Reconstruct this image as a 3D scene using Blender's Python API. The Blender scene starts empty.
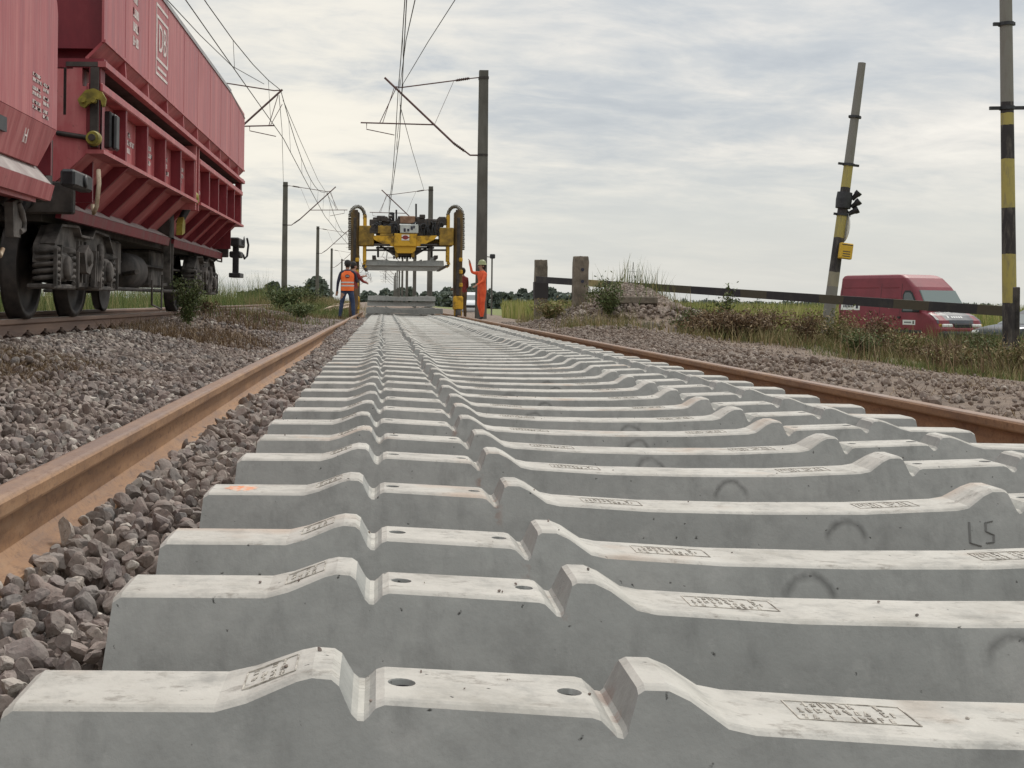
import bpy, bmesh, math, random
import numpy as np
from mathutils import Vector, Matrix
R = math.radians
PI = math.pi
rng = np.random.default_rng(7)
random.seed(7)
sc = bpy.context.scene
col = sc.collection
F = 1320.0; CX = 384.0; CY = 301.0; ROLL = R(0.7); CZ = 0.634

def P(px, py, Y):
    dx, dy = px - CX, py - CY
    u = dx * math.cos(ROLL) + dy * math.sin(ROLL)
    v = -dx * math.sin(ROLL) + dy * math.cos(ROLL)
    return Vector((u * Y / F, Y, CZ - v * Y / F))

# ---------------------------------------------------------------- helpers
def tag(o, label=None, cat=None, group=None, kind=None):
    if label: o['label'] = label
    if cat: o['category'] = cat
    if group: o['group'] = group
    if kind: o['kind'] = kind
    return o

def empty(name, loc=(0, 0, 0), label=None, cat=None, group=None, rz=0):
    o = bpy.data.objects.new(name, None); col.objects.link(o)
    o.location = loc; o.rotation_euler = (0, 0, rz); o.empty_display_size = 0.1
    return tag(o, label, cat, group)

def link_mesh(name, me, mats, parent=None):
    o = bpy.data.objects.new(name, me); col.objects.link(o)
    for m in (mats if isinstance(mats, (list, tuple)) else [mats]): me.materials.append(m)
    if parent: o.parent = parent
    return o

class MB:
    """collects faces; build() links one mesh object (world coords minus origin)"""
    def __init__(s, org=(0, 0, 0)): s.v = []; s.f = []; s.m = []; s.s = []; s.o = Vector(org)
    def add(s, vs, fs, m=0, smooth=False):
        n = len(s.v); s.v += [Vector(v) - s.o for v in vs]
        for f in fs: s.f.append([i + n for i in f]); s.m.append(m); s.s.append(smooth)
        return s
    def box(s, a, b, m=0, rz=0, bev=0.0):
        a, b = Vector(a), Vector(b); c = (a + b) / 2; h = (b - a) / 2
        h = Vector((abs(h.x), abs(h.y), abs(h.z)))
        if bev <= 0: bev = 0
        bm = bmesh.new(); bmesh.ops.create_cube(bm, size=2)
        for v in bm.verts: v.co = Vector((v.co.x * h.x, v.co.y * h.y, v.co.z * h.z))
        if bev: bmesh.ops.bevel(bm, geom=bm.edges[:], offset=min(bev, min(h) * .9), segments=1, affect='EDGES')
        rot = Matrix.Rotation(rz, 3, 'Z')
        s.add([c + rot @ v.co for v in bm.verts], [[v.index for v in f.verts] for f in bm.faces], m) if s._idx(bm) else None
        bm.free(); return s
    def _idx(s, bm): bm.verts.ensure_lookup_table(); bm.verts.index_update(); return True
    def bar(s, p, q, w, h=None, m=0, up=(0, 0, 1)):
        h = w if h is None else h
        p, q = Vector(p), Vector(q); d = (q - p).normalized(); u = Vector(up)
        if abs(d.dot(u)) > .98: u = Vector((0, 1, 0))
        r = d.cross(u).normalized() * (w / 2); t = r.cross(d).normalized() * (h / 2)
        vs = [p - r - t, p + r - t, p + r + t, p - r + t, q - r - t, q + r - t, q + r + t, q - r + t]
        return s.add(vs, [(3, 2, 1, 0), (4, 5, 6, 7), (0, 1, 5, 4), (1, 2, 6, 5), (2, 3, 7, 6), (3, 0, 4, 7)], m)
    def tube(s, pts, r, n=8, m=0, cap=True):
        pts = [Vector(p) for p in pts]; rs = r if isinstance(r, (list, tuple)) else [r] * len(pts)
        vs = []; prev = None
        for i, p in enumerate(pts):
            d = (pts[min(i + 1, len(pts) - 1)] - pts[max(i - 1, 0)]).normalized()
            if prev is None:
                u = Vector((0, 0, 1)) if abs(d.z) < .9 else Vector((1, 0, 0))
                a = d.cross(u).normalized()
            else: a = (prev - d * prev.dot(d)).normalized()
            b = d.cross(a); prev = a
            for k in range(n):
                t = 2 * PI * k / n; vs.append(p + (a * math.cos(t) + b * math.sin(t)) * rs[i])
        fs = []
        for i in range(len(pts) - 1):
            for k in range(n):
                k2 = (k + 1) % n; fs.append((i * n + k, i * n + k2, (i + 1) * n + k2, (i + 1) * n + k))
        s.add(vs, fs, m, True)
        if cap:
            L = len(pts) - 1
            s.add(vs[:n], [tuple(range(n - 1, -1, -1))], m); s.add(vs[L * n:], [tuple(range(n))], m)
        return s
    def prism(s, poly, axis, a, b, m=0):
        """poly: 2D points; axis 'x': (y,z) extruded along x, 'y': (x,z), 'z': (x,y)"""
        def w(p, t):
            return {'x': (t, p[0], p[1]), 'y': (p[0], t, p[1]), 'z': (p[0], p[1], t)}[axis]
        n = len(poly); vs = [w(p, a) for p in poly] + [w(p, b) for p in poly]
        fs = [tuple(range(n)), tuple(range(2 * n - 1, n - 1, -1))] + [(i, i + n, (i + 1) % n + n, (i + 1) % n) for i in range(n)]
        return s.add(vs, fs, m)
    def lathe(s, prof, c, axis='z', n=24, m=0, smooth=True):
        c = Vector(c); vs = []
        for (r, h) in prof:
            for k in range(n):
                t = 2 * PI * k / n; a, b = r * math.cos(t), r * math.sin(t)
                vs.append(c + Vector({'z': (a, b, h), 'x': (h, a, b), 'y': (a, h, b)}[axis]))
        fs = [(i * n + k, i * n + (k + 1) % n, (i + 1) * n + (k + 1) % n, (i + 1) * n + k) for i in range(len(prof) - 1) for k in range(n)]
        s.add(vs, fs, m, smooth); L = len(prof) - 1
        s.add(vs[:n], [tuple(range(n))], m); s.add(vs[L * n:], [tuple(range(n))], m)
        return s
    def build(s, name, mats, parent=None, fix=True):
        me = bpy.data.meshes.new(name); me.from_pydata([tuple(v) for v in s.v], [], s.f)
        me.polygons.foreach_set('material_index', s.m); me.polygons.foreach_set('use_smooth', s.s)
        if fix:
            bm = bmesh.new(); bm.from_mesh(me); bmesh.ops.recalc_face_normals(bm, faces=bm.faces[:]); bm.to_mesh(me); bm.free()
        me.update()
        return link_mesh(name, me, mats, parent)
    def mark(s): s.__dict__.setdefault('marks', [0]).append(len(s.f)); return s
    def build_each(s, name, mats, parent=None):
        mk = s.__dict__.get('marks', [0]); out = []
        if mk[-1] != len(s.f): mk.append(len(s.f))
        for a, b in zip(mk, mk[1:]):
            if a == b: continue
            m = MB(); ids = sorted({i for f in s.f[a:b] for i in f}); re_ = {i: k for k, i in enumerate(ids)}
            m.v = [s.v[i] for i in ids]; m.f = [[re_[i] for i in f] for f in s.f[a:b]]; m.m = s.m[a:b]; m.s = s.s[a:b]
            out.append(m.build(name, mats, parent))
        return out

def evaluated(o, name, mats, parent=None):
    dg = bpy.context.evaluated_depsgraph_get(); dg.update()
    me = bpy.data.meshes.new_from_object(o.evaluated_get(dg)); me.name = name
    bpy.data.objects.remove(o, do_unlink=True)
    me.materials.clear()
    return link_mesh(name, me, mats, parent)

def text_mesh(body, size, name, mat, parent, mtx, ext=0.002, sx=1.0):
    cu = bpy.data.curves.new('t', 'FONT'); cu.body = body; cu.size = size; cu.extrude = ext
    cu.align_x = 'CENTER'; cu.align_y = 'CENTER'; cu.resolution_u = 3
    o = bpy.data.objects.new('t', cu); col.objects.link(o)
    o = evaluated(o, name, mat, parent)
    o.data.transform(mtx @ Matrix.Diagonal((sx, 1, 1, 1)))
    return o

def copy_tree(o, parent=None):
    c = o.copy(); col.objects.link(c)
    if parent: c.parent = parent
    for ch in list(o.children): copy_tree(ch, c)
    return c

def big_mesh(name, V, Fc, nper, mat, attr=None, smooth=False, parent=None):
    me = bpy.data.meshes.new(name)
    me.vertices.add(len(V)); me.vertices.foreach_set('co', V.astype(np.float32).ravel())
    me.loops.add(Fc.size); me.loops.foreach_set('vertex_index', Fc.astype(np.int32).ravel())
    nf = len(Fc); me.polygons.add(nf)
    me.polygons.foreach_set('loop_start', np.arange(0, nf * nper, nper, dtype=np.int32))
    me.polygons.foreach_set('use_smooth', np.full(nf, smooth))
    if attr is not None:
        a = me.attributes.new('rnd', 'FLOAT', 'POINT'); a.data.foreach_set('value', attr.astype(np.float32))
    me.update(calc_edges=True); me.validate()
    return link_mesh(name, me, mat, parent)

# ---------------------------------------------------------------- materials
def mat(name, base=(.5, .5, .5), rough=.8, metal=0.0, spec=.5):
    m = bpy.data.materials.new(name); m.use_nodes = True
    b = m.node_tree.nodes['Principled BSDF']
    b.inputs['Base Color'].default_value = (*base, 1); b.inputs['Roughness'].default_value = rough
    b.inputs['Metallic'].default_value = metal; b.inputs['Specular IOR Level'].default_value = spec
    return m
class NT:
    def __init__(s, m): s.m = m; s.t = m.node_tree; s.n = s.t.nodes; s.b = s.n.get('Principled BSDF')
    def new(s, typ, **kw):
        n = s.n.new(typ)
        for k, v in kw.items(): setattr(n, k, v)
        return n
    def l(s, a, b): s.t.links.new(a, b)
    def coord(s, which='Object'): return s.new('ShaderNodeTexCoord').outputs[which]
    def mapping(s, vec, scale=(1, 1, 1), rot=(0, 0, 0), loc=(0, 0, 0)):
        n = s.new('ShaderNodeMapping'); s.l(vec, n.inputs['Vector'])
        n.inputs['Scale'].default_value = scale; n.inputs['Rotation'].default_value = rot; n.inputs['Location'].default_value = loc
        return n.outputs[0]
    def noise(s, vec, scale, detail=6, rough=.6, dist=0, out='Fac'):
        n = s.new('ShaderNodeTexNoise'); s.l(vec, n.inputs['Vector'])
        n.inputs['Scale'].default_value = scale; n.inputs['Detail'].default_value = detail
        n.inputs['Roughness'].default_value = rough; n.inputs['Distortion'].default_value = dist
        return n.outputs[out]
    def ramp(s, fac, stops, interp='LINEAR'):
        n = s.new('ShaderNodeValToRGB'); s.l(fac, n.inputs[0]); r = n.color_ramp; r.interpolation = interp
        while len(r.elements) < len(stops): r.elements.new(.5)
        for e, (p, c) in zip(r.elements, stops):
            e.position = p; e.color = (*c, 1) if isinstance(c, (tuple, list)) else (c, c, c, 1)
        return n.outputs[0]
    def mix(s, fac, a, b, mode='MIX'):
        n = s.new('ShaderNodeMix', data_type='RGBA', blend_type=mode)
        for sock, val in ((n.inputs[0], fac), (n.inputs[6], a), (n.inputs[7], b)):
            if hasattr(val, 'is_output'): s.l(val, sock)
            elif isinstance(val, (int, float)): sock.default_value = val if sock == n.inputs[0] else (val, val, val, 1)
            else: sock.default_value = (*val, 1)
        return n.outputs[2]
    def math(s, op, a, b=None, c=None, clamp=False):
        n = s.new('ShaderNodeMath', operation=op, use_clamp=clamp)
        for i, x in enumerate((a, b, c)):
            if x is None: continue
            if hasattr(x, 'is_output'): s.l(x, n.inputs[i])
            else: n.inputs[i].default_value = x
        return n.outputs[0]
    def sep(s, vec):
        n = s.new('ShaderNodeSeparateXYZ'); s.l(vec, n.inputs[0]); return n.outputs
    def comb(s, x, y, z):
        n = s.new('ShaderNodeCombineXYZ')
        for i, a in enumerate((x, y, z)):
            if hasattr(a, 'is_output'): s.l(a, n.inputs[i])
            else: n.inputs[i].default_value = a
        return n.outputs[0]
    def bump(s, h, strength=.3, dist=.01):
        n = s.new('ShaderNodeBump'); s.l(h, n.inputs['Height']); n.inputs['Strength'].default_value = strength
        n.inputs['Distance'].default_value = dist; s.l(n.outputs[0], s.b.inputs['Normal']); return n
    def base(s, c): s.l(c, s.b.inputs['Base Color'])
    def rough(s, c): s.l(c, s.b.inputs['Roughness'])

def m_noisy(name, c1, c2, scale=4, rough=.8, metal=0, bump=.15, bdist=.005, stretch=(1, 1, 1), lo=.35, hi=.65, detail=7):
    m = mat(name, c1, rough, metal); t = NT(m)
    v = t.mapping(t.coord(), stretch); n = t.noise(v, scale, detail)
    t.base(t.ramp(n, [(lo, c1), (hi, c2)])); t.bump(t.noise(v, scale * 6, 5), bump, bdist)
    return m

M = {}
def m_concrete_sleeper():
    m = mat('sleeper_concrete', (.4, .4, .38), .85); t = NT(m)
    o = t.coord(); rnd = t.new('ShaderNodeObjectInfo').outputs['Random']
    off = t.math('MULTIPLY', rnd, 37.0)
    vadd = t.new('ShaderNodeVectorMath', operation='ADD'); t.l(o, vadd.inputs[0]); t.l(t.comb(off, off, off), vadd.inputs[1]); v = vadd.outputs[0]
    big = t.noise(v, 2.2, 5, .55); fine = t.noise(v, 28, 6, .6)
    c = t.ramp(big, [(.32, (.30, .305, .286)), (.55, (.365, .368, .345)), (.75, (.42, .416, .388))])
    c = t.mix(t.math('MULTIPLY', t.ramp(fine, [(.3, 0.0), (.75, 1.0)]), .35), c, (.20, .205, .195))
    # dusty cast top paler than the moulded sides; light from above put into colour
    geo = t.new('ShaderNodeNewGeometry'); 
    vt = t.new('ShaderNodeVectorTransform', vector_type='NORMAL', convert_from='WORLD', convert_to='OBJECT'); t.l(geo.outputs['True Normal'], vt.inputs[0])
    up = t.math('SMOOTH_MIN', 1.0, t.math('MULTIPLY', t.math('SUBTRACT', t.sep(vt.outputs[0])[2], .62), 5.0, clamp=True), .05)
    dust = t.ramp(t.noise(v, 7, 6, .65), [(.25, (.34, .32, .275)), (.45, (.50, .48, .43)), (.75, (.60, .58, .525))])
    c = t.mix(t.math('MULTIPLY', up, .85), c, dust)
    # dirt smears on the sides, streaked vertically
    st = t.noise(t.mapping(v, (9, 9, 1.2)), 2.0, 6, .65)
    c = t.mix(t.ramp(st, [(.52, 0.0), (.8, .6)]), c, (.17, .172, .162))
    # pores
    vo = t.new('ShaderNodeTexVoronoi'); vo.inputs['Scale'].default_value = 42; wv = t.new('ShaderNodeVectorMath', operation='MULTIPLY_ADD'); t.l(t.noise(v, 60, 3, out='Color'), wv.inputs[0]); wv.inputs[1].default_value = (.02, .02, .02); t.l(v, wv.inputs[2]); t.l(wv.outputs[0], vo.inputs['Vector'])
    gate = t.ramp(t.sep(vo.outputs['Color'])[0], [(.74, 0.0), (.76, 1.0)])
    pore = t.math('MULTIPLY', t.ramp(vo.outputs['Distance'], [(.04, 1.0), (.13, 0.0)]), gate)
    c = t.mix(pore, c, (.05, .05, .045))
    # arc-shaped handling smear on the side face
    s = t.sep(o); r2 = t.math('ADD', 1.05, t.math('MULTIPLY', rnd, .5))
    dx = t.math('SUBTRACT', s[0], r2); dz = t.math('SUBTRACT', s[2], .09)
    d = t.math('SQRT', t.math('ADD', t.math('POWER', dx, 2.0), t.math('POWER', dz, 2.0)))
    d = t.math('ADD', d, t.math('MULTIPLY', t.math('SUBTRACT', t.noise(v, 20, 3), .5), .02))
    ring = t.math('SUBTRACT', 1.0, t.math('MULTIPLY', t.math('ABSOLUTE', t.math('SUBTRACT', d, .043)), 85.0), clamp=True)
    ring = t.math('MULTIPLY', ring, t.math('MULTIPLY', t.math('ADD', dz, .01), 40.0, clamp=True))
    side = t.math('SUBTRACT', 1.0, up, clamp=True)
    ring = t.math('MULTIPLY', t.math('MULTIPLY', ring, side), t.ramp(t.noise(v, 14, 3), [(.3, .3), (.6, .72)]))
    c = t.mix(ring, c, (.085, .085, .08))
    # dark scuffs on top
    sc_ = t.math('MULTIPLY', t.ramp(t.noise(t.mapping(v, (5, 9, 1)), 3.5, 8, .75), [(.56, 0.0), (.66, .8)]), up)
    c = t.mix(sc_, c, (.24, .22, .19))
    c = t.mix(t.math('MULTIPLY', t.ramp(t.noise(v, 3.1, 2), [(.60, 0.0), (.70, .5)]), up), c, (.44, .31, .22))
    rs = t.math('SUBTRACT', 1.0, t.math('MULTIPLY', t.math('ABSOLUTE', t.math('SUBTRACT', s[0], .687)), 60.0), clamp=True)
    c = t.mix(t.math('MULTIPLY', rs, t.ramp(t.noise(v, 19, 4), [(.54, 0.0), (.64, .5)])), c, (.24, .11, .07))
    mot = t.noise(v, 9, 6, .7); c = t.mix(t.ramp(mot, [(.50, 0.0), (.70, .35)]), c, (.16, .16, .15)); c = t.mix(t.ramp(mot, [(.30, .25), (.42, 0.0)]), c, (.52, .51, .48))
    t.base(c)
    h = t.math('SUBTRACT', t.math('ADD', t.math('MULTIPLY', fine, .5), t.noise(v, 120, 3)), t.math('MULTIPLY', pore, 1.5))
    t.bump(h, .35, .0025)
    return m
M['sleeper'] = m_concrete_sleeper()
M['mark'] = m_noisy('cast_mark_grime', (.22, .20, .17), (.52, .49, .43), 60, .9, lo=.4, hi=.6)
M['written'] = mat('faint_black_marker', (.17, .17, .16), .9)
M['plastic_dark'] = mat('dark_dowel_plastic', (.02, .015, .02), .5)

def m_stone(name, stops, sc_=1.0, dusty=.55):
    m = mat(name, (.2, .2, .2), .9); t = NT(m)
    a = t.new('ShaderNodeAttribute', attribute_name='rnd').outputs['Fac']
    v = t.coord(); n = t.noise(v, 30 * sc_, 6, .65)
    c = t.ramp(a, stops)
    c = t.mix(t.ramp(n, [(.35, 0.0), (.7, .55)]), c, (.34, .31, .28))
    c = t.mix(t.ramp(t.noise(v, 95, 3), [(.55, 0.0), (.7, .5)]), c, (.07, .065, .06))
    pos = t.new('ShaderNodeNewGeometry').outputs['Position']
    c = t.mix(t.ramp(t.noise(pos, .9, 5, .65), [(.45, 0.0), (.68, dusty)]), c, (.235, .175, .135))
    c = t.mix(t.ramp(t.noise(pos, 2.3, 4, .6, 0), [(.30, .35), (.42, 0.0)]), c, (.09, .085, .08))
    t.base(c); t.bump(t.noise(v, 160, 5, .7), .5, .003)
    return m
M['stone'] = m_stone('ballast_stone', [(0, (.085, .065, .055)), (.2, (.22, .17, .145)), (.38, (.135, .125, .12)), (.52, (.31, .25, .215)), (.66, (.185, .15, .14)), (.8, (.25, .19, .165)), (.92, (.42, .365, .315)), (1, (.62, .58, .51))])
M['stone_right'] = m_stone('dusty_ballast_stone', [(0, (.12, .09, .07)), (.25, (.24, .18, .14)), (.5, (.18, .135, .105)), (.75, (.31, .245, .195)), (.92, (.36, .30, .25)), (1, (.50, .44, .37))], dusty=.9)

def m_ground():
    m = mat('ground_soil', (.2, .17, .13), .95); t = NT(m)
    pos = t.new('ShaderNodeNewGeometry').outputs['Position']; s = t.sep(pos)
    nb = t.noise(pos, .35, 6, .6); nf = t.noise(pos, 6, 7, .65)
    soil = t.ramp(nf, [(.3, (.11, .08, .06)), (.5, (.20, .15, .115)), (.7, (.30, .235, .18))])
    grass = t.ramp(t.noise(pos, 1.1, 6, .7), [(.3, (.07, .085, .03)), (.5, (.13, .14, .05)), (.72, (.22, .19, .09))])
    field = t.ramp(t.noise(pos, .05, 4), [(.35, (.12, .15, .04)), (.65, (.20, .21, .07))])
    jx = t.math('ADD', s[0], t.math('MULTIPLY', t.math('SUBTRACT', nb, .5), 3.0))
    right = t.math('MULTIPLY', t.math('SUBTRACT', jx, 7.5), .8, clamp=True)
    left = t.math('MULTIPLY', t.math('SUBTRACT', -6.0, jx), .8, clamp=True)
    g = t.math('MAXIMUM', right, left)
    c = t.mix(g, soil, grass)
    far = t.math('MULTIPLY', t.math('SUBTRACT', s[1], 60.0), .05, clamp=True)
    c = t.mix(t.math('MULTIPLY', far, g), c, field)
    t.base(c); t.bump(t.noise(pos, 25, 8, .7), .8, .04)
    return m
M['ground'] = m_ground()

def m_rust_rail():
    m = mat('rusty_rail_steel', (.3, .16, .08), .7, 0.0); t = NT(m)
    v = t.coord(); n = t.noise(t.mapping(v, (1, .15, 1)), 14, 6, .65); n2 = t.noise(v, 90, 5)
    c = t.ramp(n, [(.3, (.20, .105, .055)), (.5, (.31, .17, .085)), (.7, (.40, .23, .12))])
    c = t.mix(t.ramp(n2, [(.5, 0.0), (.75, .5)]), c, (.12, .07, .045))
    nz = t.sep(t.new('ShaderNodeNewGeometry').outputs['Normal'])[2]
    s = t.sep(v)
    headtop = t.ramp(t.sep(t.coord())[2], [(.166, 0.0), (.170, 1.0)])
    c = t.mix(t.math('MULTIPLY', headtop, .6), c, (.20, .155, .14))
    fl = t.noise(t.mapping(v, (1, .5, 1)), 38, 8, .75); c = t.mix(t.ramp(fl, [(.52, 0.0), (.62, .55)]), c, (.13, .065, .035)); c = t.mix(t.ramp(t.noise(t.mapping(v, (1, .25, 1)), 5, 6, .7), [(.55, 0.0), (.7, .6)]), c, (.42, .27, .16))
    t.base(c); t.rough(t.ramp(n, [(.3, .55), (.7, .85)])); t.bump(fl, .5, .0025)
    return m
M['rail'] = m_rust_rail()
M['rail_worn'] = m_noisy('dusty_old_rail', (.16, .10, .075), (.27, .17, .12), 9, .6, 0, .2, .002, (1, .1, 1))
M['rail_top'] = mat('rolled_rail_top', (.42, .38, .34), .35, .7)
M['clip'] = m_noisy('clip_steel', (.05, .035, .03), (.11, .07, .05), 30, .8)

def m_wagon():
    m = mat('wagon_red_paint', (.36, .05, .06), .5); t = NT(m)
    v = t.coord(); s = t.sep(v)
    streak = t.noise(t.mapping(v, (1, 3.2, .16)), 2.2, 7, .65)
    fine = t.noise(t.mapping(v, (1, 9, .8)), 4, 5, .6)
    c = t.ramp(streak, [(.28, (.28, .035, .045)), (.46, (.40, .080, .088)), (.62, (.52, .17, .17)), (.85, (.52, .27, .255))])
    c = t.mix(t.math('MULTIPLY', t.ramp(fine, [(.5, 0.0), (.8, 1.0)]), .3), c, (.52, .36, .33))
    spots = t.noise(v, 22, 6, .7)
    c = t.mix(t.ramp(spots, [(.62, 0.0), (.72, .65)]), c, (.12, .05, .035))
    drip = t.noise(t.mapping(v, (1, 16, .35)), 2.0, 6, .7); c = t.mix(t.math('MULTIPLY', t.ramp(drip, [(.55, 0.0), (.75, .6)]), t.ramp(t.noise(v, 1.1, 3), [(.4, .2), (.6, 1.0)])), c, (.25, .07, .06))
    c = t.mix(t.ramp(t.noise(v, .8, 5, .65), [(.52, 0.0), (.7, .45)]), c, (.30, .06, .07))
    t.base(c); t.rough(t.ramp(streak, [(.3, .38), (.7, .62)])); t.bump(t.noise(t.mapping(v, (1, 1.1, .4)), 2.5, 3), .25, .02)
    return m
M['wagon'] = m_wagon()
def m_wagon_shaded():
    m = mat('wagon_red_shaded', (.25, .03, .04), .55); t = NT(m)  # wagon red darkened to stand for shade on ribs, skirts and ends
    v = t.coord(); n = t.noise(t.mapping(v, (1, 2, .4)), 3, 7, .65)
    c = t.ramp(n, [(.3, (.11, .007, .014)), (.55, (.19, .018, .027)), (.8, (.31, .07, .075))])
    c = t.mix(t.ramp(t.noise(v, 14, 6, .7), [(.62, 0.0), (.75, .55)]), c, (.10, .045, .04))
    t.base(c); t.rough(t.ramp(n, [(.3, .4), (.7, .65)])); t.bump(t.noise(v, 40, 4), .1, .003)
    return m
M['wagon_shaded'] = m_wagon_shaded()
M['wagon_dust'] = m_noisy('dust_covered_ledge', (.30, .25, .24), (.46, .42, .40), 5, .9, 0, .15, .004)
M['wagon_rim'] = m_noisy('grey_wagon_rim', (.30, .29, .30), (.45, .44, .44), 3, .6, .1)
M['under'] = m_noisy('grimy_underframe', (.016, .014, .013), (.075, .063, .055), 5, .8, 0, .3, .006)
M['bogie'] = m_noisy('dusty_bogie_iron', (.03, .027, .024), (.17, .15, .135), 5, .85, 0, .35, .006)
M['wheel'] = m_noisy('wheel_iron', (.02, .017, .016), (.065, .052, .045), 6, .6, .3)
M['black_metal'] = m_noisy('black_metal', (.012, .012, .014), (.035, .035, .038), 12, .5)
M['white_marking'] = m_noisy('white_stencil_paint', (.62, .52, .50), (.82, .76, .73), 16, .7)
M['yellow_old'] = m_noisy('dirty_yellow_paint', (.11, .09, .012), (.34, .28, .04), 9, .7, 0, .2, .004)
M['rust_light'] = m_noisy('pale_rusty_steel', (.30, .20, .12), (.55, .45, .33), 14, .7)

M['conc_mast'] = m_noisy('mast_concrete', (.085, .08, .068), (.15, .142, .125), 3, .9, 0, .2, .006, (1, 1, .3))
M['conc_old'] = m_noisy('weathered_concrete', (.10, .085, .065), (.24, .20, .155), 5, .95, 0, .6, .012)
M['cable'] = mat('overhead_wire', (.05, .045, .045), .6, .3)
M['canti'] = m_noisy('cantilever_steel', (.09, .04, .04), (.16, .09, .085), 8, .6)
M['insul'] = mat('brown_insulator', (.06, .03, .025), .25)
M['crane_y'] = m_noisy('crane_yellow_paint', (.20, .11, .01), (.64, .36, .02), 4, .55, 0, .1, .004, lo=.34, hi=.5)
M['crane_y2'] = m_noisy('dirty_crane_yellow', (.14, .085, .012), (.42, .25, .03), 4, .6)
M['crane_dark'] = m_noisy('oily_dark_steel', (.015, .012, .011), (.06, .045, .035), 7, .5)
M['crane_leg'] = m_noisy('greasy_leg_steel', (.03, .018, .010), (.17, .10, .02), 5, .5, 0, .1, .003, (1, 1, .3))
M['chain'] = m_noisy('grey_energy_chain', (.03, .024, .016), (.13, .10, .05), 20, .7)
M['cardboard'] = m_noisy('brown_wooden_box', (.18, .09, .05), (.32, .19, .12), 6, .8)
M['panel_grey'] = m_noisy('pale_cabinet_paint', (.42, .44, .42), (.60, .62, .58), 6, .5)
M['white'] = mat('white_paint', (.75, .75, .72), .5)
M['logo_red'] = mat('dark_red_mark', (.25, .03, .03), .5)
M['ink'] = mat('dark_print', (.03, .03, .05), .6)

def stripe(name, bands, y1=(.40, .33, .10), y2=(.30, .26, .10)):
    m = mat(name, (.2, .2, .2), .8); t = NT(m)
    v = t.coord(); z = t.sep(v)[2]
    z = t.math('ADD', z, t.math('MULTIPLY', t.math('SUBTRACT', t.noise(v, 9, 3), .5), .035))
    top = bands[-1][0] + 1
    zz = t.math('DIVIDE', z, top)
    C = {'y': y1, 'k': (.035, .03, .03), 'g': (.21, .20, .175), 'w': (.30, .27, .19)}
    c = t.ramp(zz, [(b[0] / top, C[b[1]]) for b in bands], 'CONSTANT')
    wear = t.ramp(t.noise(t.mapping(v, (5, 5, 1.2)), 2.5, 7, .7), [(.48, 0.0), (.72, .8)])
    c = t.mix(wear, c, (.17, .15, .125)); t.base(c); t.bump(t.noise(v, 45, 5), .3, .004)
    return m

# vegetation material by attribute
def m_leaf(name, stops, trans=.0):
    m = mat(name, (.1, .12, .04), .7, 0, .25); t = NT(m)
    a = t.new('ShaderNodeAttribute', attribute_name='rnd').outputs['Fac']
    t.base(t.ramp(a, stops))
    return m
M['grass_dry'] = m_leaf('dry_weeds', [(0, (.085, .10, .035)), (.25, (.14, .15, .05)), (.5, (.24, .21, .09)), (.75, (.29, .22, .115)), (.9, (.42, .34, .19)), (1, (.19, .11, .06))])
M['grass_green'] = m_leaf('green_weeds', [(0, (.06, .095, .025)), (.4, (.11, .16, .045)), (.7, (.19, .21, .07)), (.9, (.30, .27, .12)), (1, (.36, .29, .15))])
M['brush'] = m_leaf('brown_brush', [(0, (.07, .045, .028)), (.5, (.16, .105, .06)), (.85, (.27, .19, .11)), (1, (.42, .33, .2))])
M['corn'] = m_leaf('tall_crop', [(0, (.16, .19, .05)), (.5, (.28, .30, .085)), (.8, (.40, .37, .13)), (1, (.46, .40, .2))])
M['wood'] = m_leaf('distant_trees_hazed', [(0, (.09, .11, .095)), (.6, (.13, .155, .125)), (1, (.18, .20, .155))])  # haze of distance mixed into the leaf colours
M['leafy'] = m_leaf('weed_leaves', [(0, (.05, .075, .025)), (.6, (.10, .13, .045)), (1, (.17, .18, .08))])
M['stem'] = mat('plant_stem', (.12, .09, .05), .8)

# ---------------------------------------------------------------- terrain
GX = [-3000, -60, -12, -6.8, -5.8, -2.75, -2.2, -1.5, -.9, -.5, -.38, 2.16, 2.35, 2.6, 3.2, 4.0, 6, 9, 14, 20, 60, 3000]
GZ = [-.6, -.35, -.15, 0.0, .24, .255, .17, .05, .035, .03, 0.0, 0.0, .02, .035, .09, .10, -.10, -.34, -.6, -.86, -1.2, -1.4]
MOUNDS = [(5.15, 27.6, .85, .8), (-2.35, 8.3, .05, .45), (4.3, 26.2, .32, 1.0), (6.3, 26.0, .45, .9), (3.7, 21.5, .12, 1.2), (7.2, 22.5, .18, 1.6), (-2.3, 19, .10, 1.2), (-2.2, 23, .14, 1.5), (-2.2, 29, .16, 2.2)]
def G(x, y):
    x = np.asarray(x, float); y = np.asarray(y, float)
    z = np.interp(x, GX, GZ)
    for (mx, my, h, s) in MOUNDS: z = z + h * np.exp(-((x - mx) ** 2 + (y - my) ** 2) / (2 * s * s))
    return z
def g(x, y): return float(G(x, y))

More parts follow.
